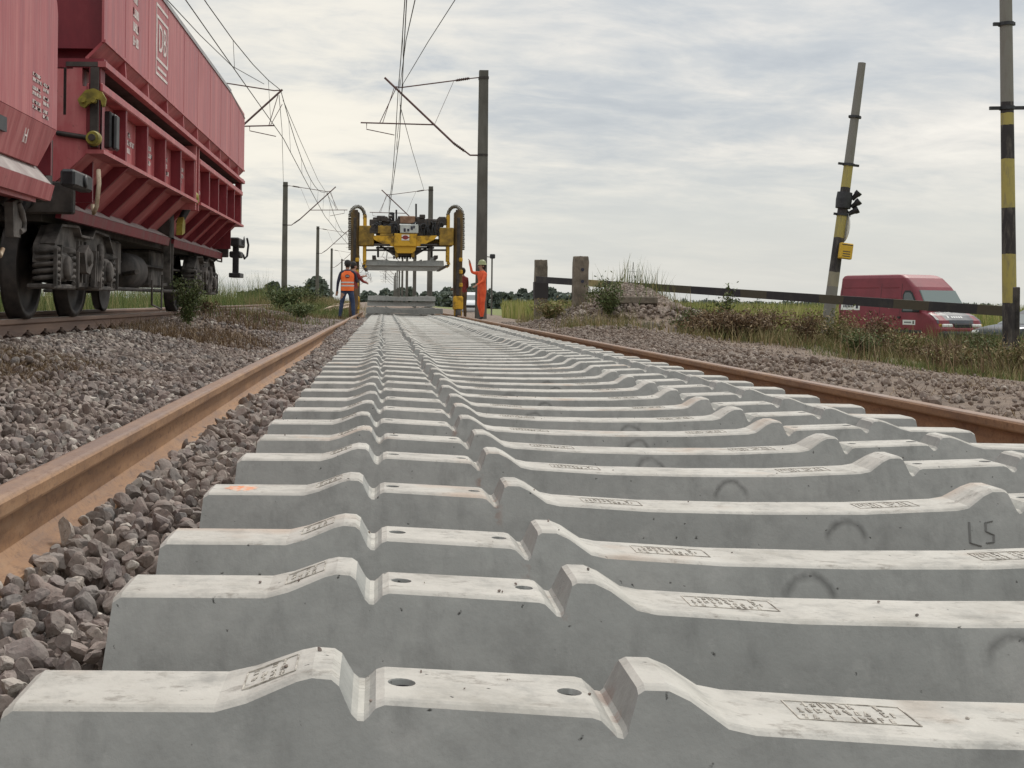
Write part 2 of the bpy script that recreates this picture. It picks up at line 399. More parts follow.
def build_ground():
    xs = np.unique(np.concatenate([np.array([-3000, -1500, -700, -300, -150, -80, -45, -30, -22, -17]), np.arange(-14, 14, .2), np.array(GX)[1:-1], np.arange(14, 30, 1.0), [40, 60, 90, 150, 300, 700, 1500, 3000]]))
    ys = np.unique(np.concatenate([[-60, -20, -5], np.arange(-2, 40, .25), np.arange(40, 80, 2.0), [90, 110, 150, 220, 350, 600, 1000, 2000, 4000]]))
    X, Y = np.meshgrid(xs, ys); Z = G(X, Y) - .012
    nx, ny = len(xs), len(ys); V = np.stack([X.ravel(), Y.ravel(), Z.ravel()], 1)
    i, j = np.meshgrid(np.arange(nx - 1), np.arange(ny - 1)); a = (j * nx + i).ravel()
    Fc = np.stack([a, a + 1, a + nx + 1, a + nx], 1)
    o = big_mesh('ground', V, Fc, 4, M['ground'], smooth=True); tag(o, kind='structure')
build_ground()

# ---------------------------------------------------------------- stones
def rock_base(sub, seed, cuts=9):
    r = np.random.default_rng(seed)
    bm = bmesh.new(); bmesh.ops.create_icosphere(bm, subdivisions=sub, radius=1)
    V = np.array([v.co[:] for v in bm.verts]); bm.verts.index_update(); Fc = np.array([[v.index for v in f.verts] for f in bm.faces]); bm.free()
    for _ in range(cuts):
        n = r.normal(size=3); n /= np.linalg.norm(n); d = r.uniform(.45, .8)
        e = np.maximum(0, V @ n - d); V = V - e[:, None] * n
    V += r.normal(size=V.shape) * (.02 if sub > 1 else .06)
    return V, Fc
ROCKS = {3: [rock_base(3, i, 11) for i in range(8)], 2: [rock_base(2, 20 + i, 8) for i in range(8)], 1: [rock_base(1, 40 + i, 3) for i in range(8)]}
def stones(name, pts, size, lod, material, rn=None, **tg):
    pts = np.asarray(pts); N = len(pts); Vs = []; Fs = []; As = []; off = 0
    which = rng.integers(0, 8, N); size = np.broadcast_to(size, N)
    rn = rng.random(N) if rn is None else rn
    for k in range(8):
        idx = np.where(which == k)[0]; n = len(idx)
        if n == 0: continue
        bv, bf = ROCKS[lod][k]
        q = rng.normal(size=(n, 4)); q /= np.linalg.norm(q, axis=1)[:, None]; w, x, y, z = q.T
        Rm = np.stack([np.stack([1 - 2 * (y * y + z * z), 2 * (x * y - z * w), 2 * (x * z + y * w)], -1), np.stack([2 * (x * y + z * w), 1 - 2 * (x * x + z * z), 2 * (y * z - x * w)], -1), np.stack([2 * (x * z - y * w), 2 * (y * z + x * w), 1 - 2 * (x * x + y * y)], -1)], 1)
        S = rng.uniform([.75, .6, .5], [1.25, .95, .8], (n, 3)) * size[idx][:, None]
        V = np.einsum('nij,nkj->nki', Rm, bv[None] * S[:, None, :]) + pts[idx][:, None, :]
        Vs.append(V.reshape(-1, 3)); Fs.append((bf[None] + (np.arange(n) * len(bv))[:, None, None] + off).reshape(-1, 3))
        As.append(np.repeat(rn[idx], len(bv))); off += n * len(bv)
    o = big_mesh(name, np.concatenate(Vs), np.concatenate(Fs), 3, material, np.concatenate(As))
    tag(o, kind='stuff', **tg); return o
def jgrid(x0, x1, y0, y1, s, keep=None, jz=.01, lift=0.0):
    xs = np.arange(x0, x1, s); ys = np.arange(y0, y1, s); X, Y = np.meshgrid(xs, ys); X = X.ravel(); Y = Y.ravel()
    X = X + rng.uniform(-.5, .5, len(X)) * s; Y = Y + rng.uniform(-.5, .5, len(Y)) * s
    inview = (X / np.maximum(Y, .1) > -.36) & (X / np.maximum(Y, .1) < .56)
    if keep is not None: inview &= keep(X, Y)
    X, Y = X[inview], Y[inview]
    return np.stack([X, Y, G(X, Y) + lift + rng.uniform(-jz, jz, len(X))], 1)
gap = lambda X, Y: (X < -.445 + .012 * np.sin(Y * 9)) & (X > -.86)
pl = [jgrid(-.80, -.42, 1.0, 5.2, .038, gap, .008, .0), jgrid(-.72, -.43, 1.0, 5.2, .046, gap, .014, .035)]
pn = np.concatenate(pl); stones('ballast', pn, np.clip(.013 + .013 * rng.lognormal(0, .4, len(pn)), .012, .046), 3, M['stone'], label='grey brown crushed stone between the left rail and the sleeper ends', cat='ballast')
pl = [jgrid(-.80, -.42, 5.2, 42, .045, gap, .01, .005), jgrid(-.72, -.43, 5.2, 42, .06, gap, .012, .035)]
far = np.concatenate(pl)
left = lambda X, Y: (X < -.84) & ~((Y > 14.5) & (X < -1.55 + .25 * np.sin(Y * 1.3)) & (X > -2.95) & (rng.random(len(X)) < .8)) & ~((np.abs(X + 2.35) < .42) & (np.abs(Y - 8.3) < .9) & (rng.random(len(X)) < .6))
pm = np.concatenate([jgrid(-2.9, -.84, 2.2, 12, .044, left, .012, .004), jgrid(-2.9, -.86, 2.2, 12, .08, left, .01, .022), far[far[:, 1] < 12]])
stones('ballast', pm, np.clip(.012 + .014 * rng.lognormal(0, .45, len(pm)), .01, .055), 2, M['stone'], label='loose ballast slope between the two tracks, near part', cat='ballast')
pf = np.concatenate([jgrid(-2.9, -.86, 12, 34, .06, left, .012, .006), jgrid(-5.6, -2.7, 6, 30, .06, None, .01, .006), far[far[:, 1] >= 12], jgrid(-.4, 2.2, 1, 12, .07, None, .008, .004)])
stones('ballast', pf, rng.uniform(.022, .042, len(pf)), 1, M['stone'], label='ballast under and beside the wagon track, far part', cat='ballast')
rgt = lambda X, Y: (X > 2.56) & (X < 6.8 + .5 * np.sin(Y * .9)) & (rng.random(len(X)) < np.clip(1.1 - (X - 2.6) * .36, .08, 1) * np.clip((Y - 3) * .045, .16, 1))
pr = np.concatenate([jgrid(2.3, 7.3, 4.6, 22, .055, rgt, .012, .006), jgrid(2.3, 7.6, 22, 34, .07, rgt, .02, .012), jgrid(2.6, 4.2, 12, 34, .09, None, .02, .025)])
stones('ballast', pr, (.009 + .011 * rng.lognormal(0, .45, len(pr))) * np.clip(1.15 - (pr[:, 0] - 3) * .08, .7, 1.2) * (1 + (rng.random(len(pr)) > .985) * .9), 1, M['stone_right'], label='dusty brown ballast spread outside the right rail', cat='ballast')
# stone heap behind the two concrete posts
X = rng.normal(5.1, .75, 2600); Y = rng.normal(27.4, .75, 2600); ph = np.stack([X, Y, G(X, Y) + .03], 1)
stones('rubble', ph, rng.uniform(.03, .09, 2600), 1, M['stone_right'], label='heap of dusty stones behind the stubby concrete posts', cat='rubble heap')

# ---------------------------------------------------------------- rails
RP = [(-.075, 0), (.075, 0), (.075, .0115), (.03, .025), (.010, .045), (.0085, .08), (.010, .118), (.034, .130), (.036, .136), (.036, .162), (.030, .170), (.020, .172), (-.020, .172), (-.030, .170), (-.036, .162), (-.036, .136), (-.034, .130), (-.010, .118), (-.0085, .08), (-.010, .045), (-.03, .025), (-.075, .0115)]
def rail(name, pts, material, parent=None, label=None, cat=None, group=None, z0=None):
    pts = [Vector(p) for p in pts]; n = len(RP); vs = []; zb = pts[0].z if z0 is None else z0
    for i, p in enumerate(pts):
        d = (pts[min(i + 1, len(pts) - 1)] - pts[max(i - 1, 0)]); d.z = 0; d.normalize(); r = Vector((d.y, -d.x, 0))
        for (a, b) in RP: vs.append(p + r * a + Vector((0, 0, b)))
    fs = [(i * n + k, i * n + (k + 1) % n, (i + 1) * n + (k + 1) % n, (i + 1) * n + k) for i in range(len(pts) - 1) for k in range(n)]
    fs += [tuple(range(n)), tuple(range((len(pts) - 1) * n, len(pts) * n))]
    mb = MB((0, 0, zb)); mb.add(vs, fs); o = mb.build(name, material, parent)
    if parent is None: o.location = (0, 0, zb)
    else: o.location = (0, 0, zb)
    if label: tag(o, label, cat, group)
    return o
lw = lambda y: -.822 + .006 * math.sin(y * .55)
rail('rail', [(lw(y), y, .045) for y in np.concatenate([np.arange(.3, 12, .8), np.arange(12, 52, 3)])], M['rail'], label='rusty brown rail lying on ballast left of the new sleepers', cat='rail')
rail('rail', [(2.52 - .02 * math.sin(y * .14) - .0035 * max(0, y - 6), y, .022) for y in np.concatenate([np.arange(.5, 20, 1), np.arange(20, 60, 3)])], M['rail'], label='dark rusty rail lying right of the new sleepers', cat='rail')
TR = empty('railway_track', (0, 0, 0), 'wagon track with two rails carrying the red wagons', 'track')
for x in (-3.25, -4.75):
    r_ = rail('rail', [(x, y, .262) for y in np.arange(-6, 130, 4)], M['rail_worn'], TR)
    mb = MB((0, 0, 0)); mb.box((x - .024, -6, .4345), (x + .024, 126, .4375)); mb.build('running_surface', M['rail_top'], r_).location = (0, 0, -.262)
# loose lengths of rail beyond the worker
rail('loose_rail', [P(300, 317.6, 43), P(312, 315.6, 46), P(322, 314, 48), P(331, 310.4, 52), P(341, 308.5, 56), P(350, 306.5, 62)], M['rust_light'], label='longer pale loose rail lying bent on the ground left of the orange vest', cat='rail')
rail('loose_rail', [P(303, 313.2, 52), P(318, 311.6, 55), P(327, 309.4, 60), P(338, 306.5, 66)], M['rust_light'], label='shorter pale loose rail beyond the longer bent one', cat='rail')

# ---------------------------------------------------------------- sleepers
PROF = [(0.0, .172), (.012, .180), (.235, .181), (.27, .190), (.325, .212), (.342, .216), (.364, .2145), (.373, .208), (.380, .194), (.387, .181), (.394, .1745), (.401, .174), (.407, .179), (.414, .1865), (.424, .190),
        (.655, .1795), (.664, .177), (.674, .168), (.681, .161), (.688, .1595), (.693, .165), (.700, .184), (.707, .203), (.715, .2075), (.742, .207), (.765, .197), (.805, .170), (.835, .164), (1.05, .153), (1.3, .150)]
def sleeper_mesh():
    full = PROF + [(2.6 - x, z) for (x, z) in PROF[-2::-1]]
    def sec(x, zt):
        k = 1.0 - .06 * math.sin(PI * min(max((x - .8) / 1.0, 0), 1))   # slimmer waist
        hw = lambda z: (.150 - .076 * (z / .18)) * k
        b = .0055
        return [(x, -hw(0), 0), (x, -hw(zt - b) - .001, zt - b), (x, -hw(zt) + .003, zt - .0018), (x, -hw(zt) + .008, zt), (x, hw(zt) - .008, zt), (x, hw(zt) - .003, zt - .003), (x, hw(zt - b) + .001, zt - b), (x, hw(0), 0)]
    vs = []; n = 8
    pts = [(full[0][0] + .010, .0)] 
    for (x, z) in full: vs += sec(x, z)
    for i in range(n):                                        # ends lean out a little at the foot
        if vs[i][2] < .01: vs[i] = (vs[i][0] - .012, vs[i][1], 0)
    L = len(full) - 1
    for i in range(n):
        if vs[L * n + i][2] < .01: v = vs[L * n + i]; vs[L * n + i] = (v[0] + .012, v[1], 0)
    fs = [(i * n + k, i * n + (k + 1) % n, (i + 1) * n + (k + 1) % n, (i + 1) * n + k) for i in range(L) for k in range(n)]
    fs += [tuple(range(n)), tuple(range(L * n, (L + 1) * n))]
    mb = MB(); mb.add(vs, fs); return mb
HOLES = [.444, .640, 2.6 - .640, 2.6 - .444]
def make_sleeper(detail=True):
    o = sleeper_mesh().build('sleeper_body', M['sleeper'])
    if detail:
        cut = MB()
        for x in HOLES: cut.lathe([(.0145, .09), (.0145, .180), (.0165, .187), (.0165, .25)], (x, 0, 0), 'z', 16)
        c = cut.build('cut', M['plastic_dark'])
        for hm in (c,): hm.data.materials.clear(); hm.data.materials.append(M['sleeper'])
        md = o.modifiers.new('b', 'BOOLEAN'); md.object = c; md.operation = 'DIFFERENCE'; md.solver = 'EXACT'
        o = evaluated(o, 'concrete_sleeper', M['sleeper'])
        bpy.data.objects.remove(c, do_unlink=True)
    else: o.name = 'concrete_sleeper'
    o.data.name = 'concrete_sleeper'
    for x in HOLES:
        d = MB((0, 0, 0)); zz = .186 if .4 < x < .5 or x > 2.1 else .177
        d.lathe([(.0142, .092), (.0142, zz - .004), (.0115, zz - .006), (.0115, .10)], (x, 0, 0), 'z', 14)
        d.build('dowel', M['plastic_dark'], o)
    for k, (x0, x1, y0, y1) in enumerate([(.262, .322, -.035, .035), (.90, 1.04, -.03, .04), (2.6 - 1.04, 2.6 - .90, -.03, .04), (2.6 - .322, 2.6 - .262, -.035, .035)]):
        def zt(x):
            xx = min(x, 2.6 - x); return float(np.interp(xx, [p[0] for p in PROF], [p[1] for p in PROF])) + .0001
        mk = MB(); w = .0017
        def seg(xa, ya, xb, yb):
            mk.bar((xa, ya, zt(xa)), (xb, yb, zt(xb)), w, .0022)
        seg(x0, y0, x1, y0); seg(x0, y1, x1, y1); seg(x0, y0, x0, y1); seg(x1, y0, x1, y1)
        r = random.Random(k); nr = 3
        for row in range(nr):
            yy = y0 + (y1 - y0) * (row + .5) / nr; x = x0 + .008
            while x < x1 - .012:
                cw = .006
                if r.random() < .8:
                    for _ in range(3):
                        a = r.uniform(-.4, .4); seg(x + r.uniform(0, cw), yy - .008, x + r.uniform(0, cw), yy + .008) if r.random() < .6 else seg(x, yy + a * .02, x + cw, yy + a * .02)
                x += .011
        mk.build('cast_mark', M['mark'], o)
    return o
ordn = ['nearest concrete sleeper, filling the bottom edge of the photo', 'second', 'third', 'fourth', 'fifth', 'sixth', 'seventh', 'eighth', 'ninth', 'tenth', 'eleventh', 'twelfth']
S0 = make_sleeper()
ZB = [1.614, 2.18, 2.616, 3.247, 3.897, 4.45, 5.01, 5.57, 6.18, 6.78, 7.40, 7.98]
yc = [z - .075 for z in ZB]
while yc[-1] < 42.3: yc.append(yc[-1] + .595 + random.uniform(-.02, .02))
NEARG = 'new concrete sleepers laid in a row between the rails'
XL = [-.418, -.411, -.413, -.418, -.411, -.407, -.420, -.41, -.400, -.41, -.395, -.405]
sleepers = []
for i, y in enumerate(yc):
    s = S0 if i == 0 else copy_tree(S0)
    x = XL[i] if i < len(XL) else -.411 + random.uniform(-.02, .02)
    s.location = (x, y, random.uniform(-.002, .002)); s.rotation_euler = (0, 0, random.uniform(-.0035, .0035)); sleepers.append(s)
    k = i
    if k == 0: lab = ordn[0]
    elif k == 3: lab = 'fourth concrete sleeper from the camera, with an orange paint mark on its left end'
    elif k < 12: lab = ordn[k] + ' concrete sleeper from the camera in the laid row'
    elif k < 30: lab = 'pale concrete sleeper in the middle distance of the laid row'
    else: lab = 'pale concrete sleeper in the far half of the laid row, towards the crane'
    tag(s, lab, 'sleeper', NEARG)
pm_ = MB(); pmr = random.Random(3); pm_.add([(.085 + .045 * math.cos(a) * pmr.uniform(.55, 1.1), .0 + .048 * math.sin(a) * pmr.uniform(.6, 1.1), .1806) for a in [2 * PI * k / 36 for k in range(36)]], [tuple(range(36))])
M['orange_mark'] = m_noisy('orange_spray_mark', (.72, .27, .13), (.60, .52, .43), 42, .85, lo=.42, hi=.56)
pm_.build('paint_mark', M['orange_mark'], sleepers[3])
crr = random.Random(9); cpts = []
for k in range(90):
    s_i = sleepers[min(int(crr.random() ** 1.5 * 16), 15)]; lx = crr.uniform(.02, 2.4) if crr.random() < .6 else crr.uniform(.3, .75); xx = min(lx, 2.6 - lx)
    cpts.append((s_i.location.x + lx, s_i.location.y + crr.uniform(-.06, .06), float(np.interp(xx, [p[0] for p in PROF], [p[1] for p in PROF])) + .0018))
stones('stone_crumbs', cpts, rng.uniform(.0012, .0042, 90), 1, M['stone'], label='tiny stone crumbs scattered on the tops of the nearest sleepers', cat='stone crumbs')
# handwritten dark mark on the side of the fourth sleeper
hw = MB()
for (a, b) in [((1.93, .135), (1.925, .09)), ((1.925, .09), (1.95, .083)), ((1.985, .138), (1.968, .134)), ((1.968, .134), (1.966, .115)), ((1.966, .115), (1.983, .108)), ((1.983, .108), (1.98, .092)), ((1.98, .092), (1.962, .09))]:
    f = lambda z: -(.150 - .076 * (z / .18)) - .0015
    hw.bar((a[0] - .14, f(a[1]), a[1]), (b[0] - .14, f(b[1]), b[1]), .0045, .002)
hw.build('written_mark', M['written'], sleepers[3])

SL = make_sleeper(False)
def clipset(o):
    for x in (.545, 2.6 - .545):
        mb = MB()
        for sx in (-1, 1):
            mb.box((x + sx * .115 - .028, -.06, .18), (x + sx * .115 + .028, .06, .215), bev=.008)
            mb.tube([(x + sx * .16, -.05, .21), (x + sx * .12, -.055, .235), (x + sx * .085, -.02, .215), (x + sx * .12, .0, .25), (x + sx * .085, .02, .215), (x + sx * .12, .055, .235), (x + sx * .16, .05, .21)], .009, 6)
            mb.lathe([(.022, .215), (.022, .245), (.012, .245), (.012, .265)], (x + sx * .12, 0, 0), 'z', 6)
        mb.build('rail_clip', M['clip'], o)
clipset(SL)
for i in range(52):
    s = SL if i == 0 else copy_tree(SL)
    s.location = (-5.3, 8.0 + i * .6, .078); s.rotation_euler = (0, 0, 0)
    tag(s, 'concrete sleeper half buried in ballast under the wagon track', 'sleeper', 'sleepers under the wagon track')
# stacks of sleepers ahead of the crane
for (Y, x, z, lab) in [(45.0, -.60, .22, 'sleeper on top of the low stack ahead of the crane legs'), (45.5, -.63, .0, 'sleeper at the bottom of the low stack ahead of the crane legs'), (46.2, -.6, .22, 'second sleeper on top of the low stack, behind its first one'),
                       (51.0, -.66, .0, 'bottom sleeper of the far stack'), (51.0, -.66, .22, 'second sleeper up in the far stack'), (51.0, -.64, .44, 'third sleeper up in the far stack'), (51.0, -.62, .65, 'topmost sleeper of the far stack beyond the crane'),
                       (45.0, -.6, .0, 'front bottom sleeper of the low stack')]:
    s = copy_tree(S0); s.location = (x, Y, z); s.rotation_euler = (0, 0, random.uniform(-.01, .01)); tag(s, lab, 'sleeper', 'sleepers stacked ahead of the crane')
# ---------------------------------------------------------------- wagons
ZR = .4345; WC = -4.0
def wz(z): return z + ZR
def sides(): return (1, -1)
def make_bogie(parent, yc_, axles):
    b = MB((WC, yc_, 0))
    for s in sides():
        X = WC + s * 1.0
        # side frame: shaped casting with drop over the axle boxes
        y0, y1 = yc_ - 1.28, yc_ + 1.28
        poly = [(y0, wz(.50)), (y0 + .02, wz(.66)), (y0 + .28, wz(.84)), (yc_ - .35, wz(.86)), (yc_ - .25, wz(.78)), (yc_ + .25, wz(.78)), (yc_ + .35, wz(.86)), (y1 - .28, wz(.84)), (y1 - .02, wz(.66)), (y1, wz(.50)), (y1 - .1, wz(.50)), (y1 - .25, wz(.62)), (yc_ + .52, wz(.62)), (yc_ + .38, wz(.30)), (yc_ - .38, wz(.30)), (yc_ - .52, wz(.62)), (y0 + .25, wz(.62)), (y0 + .1, wz(.50))]
        b.prism(poly, 'x', X - .06, X + .06)
        for (a, c) in zip(poly[1:9], poly[2:10]): b.bar((X + .065, a[0], a[1]), (X + .065, c[0], c[1]), .13, .022)
        for yy in (yc_ - .15, yc_, yc_ + .15): b.bar((X + .07, yy, wz(.34)), (X + .07, yy, wz(.74)), .03, .03)
    b.box((WC - .95, yc_ - .2, wz(.45)), (WC + .95, yc_ + .2, wz(.72)), bev=.03)
    B = b.build('bogie', M['bogie'], parent); B.location = Vector((WC, yc_, 0)) - Vector(parent.location)
    for y in axles:
        w = MB((WC, yc_, 0))
        w.tube([(WC - .98, y, wz(.46)), (WC + .98, y, wz(.46))], .08, 14)
        for s in sides():
            x = WC + s * .75
            w.lathe([(.20, x - s * .075), (.40, x - s * .045), (.435, x - s * .07), (.487, x - s * .07), (.487, x - s * .04), (.462, x - s * .028), (.458, x + s * .065), (.40, x + s * .065), (.385, x + s * .02), (.20, x + s * .04), (.10, x + s * .09)], (0, y, wz(.458)), 'x', 40, 0)
        # lathe along x uses absolute x in profile
        w.build('wheelset', M['wheel'], B)
        for s in sides():
            X = WC + s * 1.02
            q = MB((WC, yc_, 0)); q.box((X - .1, y - .16, wz(.34)), (X + .12, y + .16, wz(.60)), bev=.03)
            q.lathe([(.10, X + .12), (.11, X + .15), (.07, X + .17)], (0, y, wz(.46)), 'x', 16)
            q.box((X - .12, y - .42, wz(.27)), (X + .12, y + .42, wz(.315)), bev=.012)
            q.bar((X + .13, y - .41, wz(.29)), (X + .13, y - .41, wz(.62)), .03); q.bar((X + .13, y + .41, wz(.29)), (X + .13, y + .41, wz(.62)), .03)
            q.build('axle_box', M['bogie'], B)
            for dy in (-.29, .29):
                sp = MB((WC, yc_, 0)); pts = []
                for k in range(0, 5 * 14 + 1):
                    t = k / 14; pts.append((X + .02 + .105 * math.cos(2 * PI * t), y + dy + .105 * math.sin(2 * PI * t), wz(.325 + .058 * t)))
                sp.tube(pts, .021, 6); sp.lathe([(.12, wz(.60)), (.12, wz(.635)), (.07, wz(.66))], (X + .02, y + dy, 0), 'z', 16)
                sp.build('spring', M['bogie'], B)
    # friction gear and brake blocks
    k = MB((WC, yc_, 0))
    for s in sides():
        X = WC + s * 1.12
        k.tube([(X, yc_ + .45, wz(.36)), (X + .03, yc_ + .5, wz(.55)), (X, yc_ + .62, wz(.72))], .035, 8)
        k.mark(); k.lathe([(.05, -.05), (.09, -.02), (.09, .05), (.05, .08)], (X, yc_ - .1, wz(.58)), 'x', 14)
        k.mark(); k.prism([(yc_ - .3, wz(.62)), (yc_ - .12, wz(.7)), (yc_ + .08, wz(.52)), (yc_ - .05, wz(.42)), (yc_ - .2, wz(.44))], 'x', X - .03, X + .05)
        k.mark()
        for yy in (yc_ + .3, yc_ + .38, yc_ + 1.1, yc_ - 1.1): k.bar((X, yy, wz(.3)), (X, yy + .05, wz(.66)), .045, .03); k.mark()
    k.build_each('brake_gear', M['bogie'], B)
    return B

def glyph_block(parent, X, y0, y1, z0, z1, rows, seed, name='lettering', vert=False, tilt=0.0):
    """rows of short strokes that read as small stencilled data; lies on the plane X"""
    r = random.Random(seed); mb = MB(tuple(parent.location)); 
    for k in range(rows):
        zc = z0 + (z1 - z0) * (k + .5) / rows; h = (z1 - z0) / rows * .62; y = y0
        end = y1 - r.uniform(0, .25) * (y1 - y0)
        while y < end:
            w = h * .55
            for _ in range(2): 
                yy = y + r.choice((0, w)); mb.box((X, yy, zc - h / 2), (X + .003, yy + h * .24, zc + h / 2))
            zz = zc + r.choice((-.42, 0, .42)) * h; mb.box((X + .0005, y, zz - h * .12), (X + .0035, y + w, zz + h * .12))
            y += w * 1.45
    return mb.build(name, M['white_marking'], parent)

def wagon_far():
    W = empty('hopper_wagon', (WC, 17.15, ZR), 'whole red hopper wagon with ribbed lower side and framed letters, beyond the nearest wagon', 'wagon', 'red hopper wagons')
    O = W.location; Y0, Y1 = 11.42, 22.85
    hwU = 1.55
    # upper body: outer shell with open top and flared sides
    sec = [(1.40, 2.40), (hwU, 2.50), (hwU, 3.46)]
    b = MB(O)
    for s in sides():
        # side sheet, upper edge drops at the ends
        poly = [(Y0, wz(2.41)), (Y1, wz(2.41)), (Y1, wz(3.30)), (Y1 - .05, wz(3.40)), (Y1 - 2.2, wz(3.47)), (Y0 + 2.2, wz(3.47)), (Y0, wz(3.36))]
        b.prism(poly, 'x', WC + s * (hwU - .02), WC + s * hwU)
        q = [(WC + s * 1.40, wz(2.26)), (WC + s * (hwU - .002), wz(2.412)), (WC + s * (hwU - .02), wz(2.43)), (WC + s * 1.38, wz(2.28))]
        b.prism(q, 'y', Y0 + .03, Y1 - .03)
    b.build('upper_side', M['wagon'], W)
    sm = MB(O)
    for s in sides():
        for y in np.linspace(Y0 + .93, Y1 - .9, 9):
            sm.box((WC + s * hwU, y, wz(2.42)), (WC + s * (hwU + .0025), y + .02, wz(3.42))); sm.mark()
        sm.bar((WC + s * (hwU + .006), Y0, wz(2.42)), (WC + s * (hwU + .006), Y1, wz(2.42)), .015, .025); sm.mark()
    sm.build_each('seam', M['wagon'], W)
    rm = MB(O)
    for s in sides():
        q = [(WC + s * (hwU + .012), wz(3.44)), (WC + s * (hwU + .012), wz(3.49)), (WC + s * 1.36, wz(3.68)), (WC + s * 1.34, wz(3.64))]
        rm.prism(q, 'y', Y0 + 2.0, Y1 - 2.1)
        for (ya, yb, yt) in ((Y1 - 2.1, Y1, Y1 - .4), (Y0 + 2.0, Y0, Y0 + .4)):
            x1, x2 = WC + s * (hwU + .012), WC + s * 1.36
            rm.add([(x1, ya, wz(3.46)), (x1, yb, wz(3.33)), (x2, yt, wz(3.42)), (x2, ya, wz(3.68)), (x1 - s * .03, ya, wz(3.42)), (x1 - s * .03, yb, wz(3.30)), (x2 - s * .03, yt, wz(3.39)), (x2 - s * .03, ya, wz(3.64))],
                   [(0, 1, 2, 3), (7, 6, 5, 4), (0, 4, 5, 1), (1, 5, 6, 2), (2, 6, 7, 3), (3, 7, 4, 0)])
    rm.build('top_rim', M['wagon_rim'], W)
    # end walls
    e = MB(O)
    for (y, d) in ((Y0, 1), (Y1, -1)):
        e.prism([(WC - hwU + .02, wz(2.4)), (WC + hwU - .02, wz(2.4)), (WC + hwU - .02, wz(3.35)), (WC + 1.36, wz(3.45)), (WC - 1.36, wz(3.45)), (WC - hwU + .02, wz(3.35))], 'y', y + d * .25, y + d * .28)
        e.box((WC - 1.38, y + d * .38, wz(1.05)), (WC + 1.38, y + d * .42, wz(2.42)))
        e.box((WC - hwU, y + d * .02, wz(2.19)), (WC + hwU, y + d * .16, wz(2.27)))
        for x in (-.9, -.3, .3, .9): e.box((WC + x - .04, y + d * .30, wz(1.05)), (WC + x + .04, y + d * .379, wz(2.30)))
        for s in sides(): e.box((WC + s * 1.42, y + d * .02, wz(1.47)), (WC + s * 1.52, y + d * .2, wz(2.19)))
        e.mark()
    e.build_each('end_wall', M['wagon_shaded'], W)  # darker red paints the shade in the gap between wagons
    # ledge, gussets
    l = MB(O)
    for s in sides():
        l.box((WC + s * 1.50, Y0 + .0, wz(2.195)), (WC + s * (hwU + .02), Y1, wz(2.245))); l.mark(); lu = MB(O); lu.box((WC + s * 1.22, Y0 + .01, wz(2.20)), (WC + s * 1.499, Y1 - .01, wz(2.24))); lu.build('ledge_shade', M['under'], W)  # dark plate added to paint the shade beneath the ledge
    l.build_each('ledge', M['wagon'], W)
    gs = MB(O)
    for s in sides():
        for y in np.linspace(Y0 + .95, Y1 - .95, 9):
            gs.prism([(WC + s * 1.40, wz(2.25)), (WC + s * (hwU + .01), wz(2.25)), (WC + s * (hwU - .002), wz(2.408)), (WC + s * 1.40, wz(2.30))], 'y', y - .02, y + .02); gs.mark()
    gs.build_each('gusset', M['wagon'], W)
    # lower side: two hoppers
    mid = 17.35
    for (a, c) in ((Y0 + .02, mid - .18), (mid + .18, Y1 - .05)):
        p = MB(O); X0 = 1.40
        for s in sides():
            p.box((WC + s * 1.34, a, wz(1.47)), (WC + s * X0, c, wz(2.03)))
            p.box((WC + s * 1.28, a, wz(2.03)), (WC + s * (X0 - .04), c, wz(2.19)))
            # taper
            p.add([(WC + s * 1.43, a, wz(1.465)), (WC + s * 1.43, c, wz(1.465)), (WC + s * 1.02, c - .05, wz(1.06)), (WC + s * 1.02, a + .05, wz(1.06)), (WC + s * 1.39, a, wz(1.465)), (WC + s * 1.39, c, wz(1.465)), (WC + s * .98, c - .05, wz(1.06)), (WC + s * .98, a + .05, wz(1.06))],
                  [(0, 1, 2, 3), (7, 6, 5, 4), (0, 4, 5, 1), (1, 5, 6, 2), (2, 6, 7, 3), (3, 7, 4, 0)])
        # closing ends
        for y in (a, c - .03):
            p.prism([(WC - 1.35, wz(2.18)), (WC - 1.42, wz(1.46)), (WC - .99, wz(1.06)), (WC + .99, wz(1.06)), (WC + 1.42, wz(1.46)), (WC + 1.35, wz(2.18))], 'y', y, y + .03)
        LO = p.build('lower_hopper', M['wagon'], W)  # paler red makes the downward plates look lit
        rb = MB(O); nr = 5 
        ys = np.linspace(a + .04, c - .04, nr + 1)
        for s in sides():
            for k, y in enumerate(ys):
                yy = min(max(y, a + .04), c - .04)
                rb.box((WC + s * X0, yy - .035, wz(1.48)), (WC + s * 1.52, yy + .035, wz(1.985)))
                if 0 < k < nr: rb.add([(WC + s * 1.545, yy - .03, wz(1.44)), (WC + s * 1.545, yy + .03, wz(1.44)), (WC + s * 1.12, yy + .03, wz(1.03)), (WC + s * 1.12, yy - .03, wz(1.03)), (WC + s * 1.40, yy - .03, wz(1.45)), (WC + s * 1.40, yy + .03, wz(1.45)), (WC + s * 1.0, yy + .03, wz(1.05)), (WC + s * 1.0, yy - .03, wz(1.05))],
                       [(0, 1, 2, 3), (7, 6, 5, 4), (0, 4, 5, 1), (1, 5, 6, 2), (2, 6, 7, 3), (3, 7, 4, 0)])
                rb.mark()
        rb.build_each('rib', M['wagon_shaded'], LO)  # shaded rib flanks put into the colour
        tr = MB(O)
        for s in sides():
            tr.box((WC + s * X0, a, wz(1.985)), (WC + s * 1.54, c, wz(2.06)), bev=.01); tr.mark()
            tr.box((WC + s * 1.40, a - .02, wz(1.445)), (WC + s * 1.56, c + .02, wz(1.48))); tr.mark()
        tr.build_each('side_rail', M['wagon'], LO)
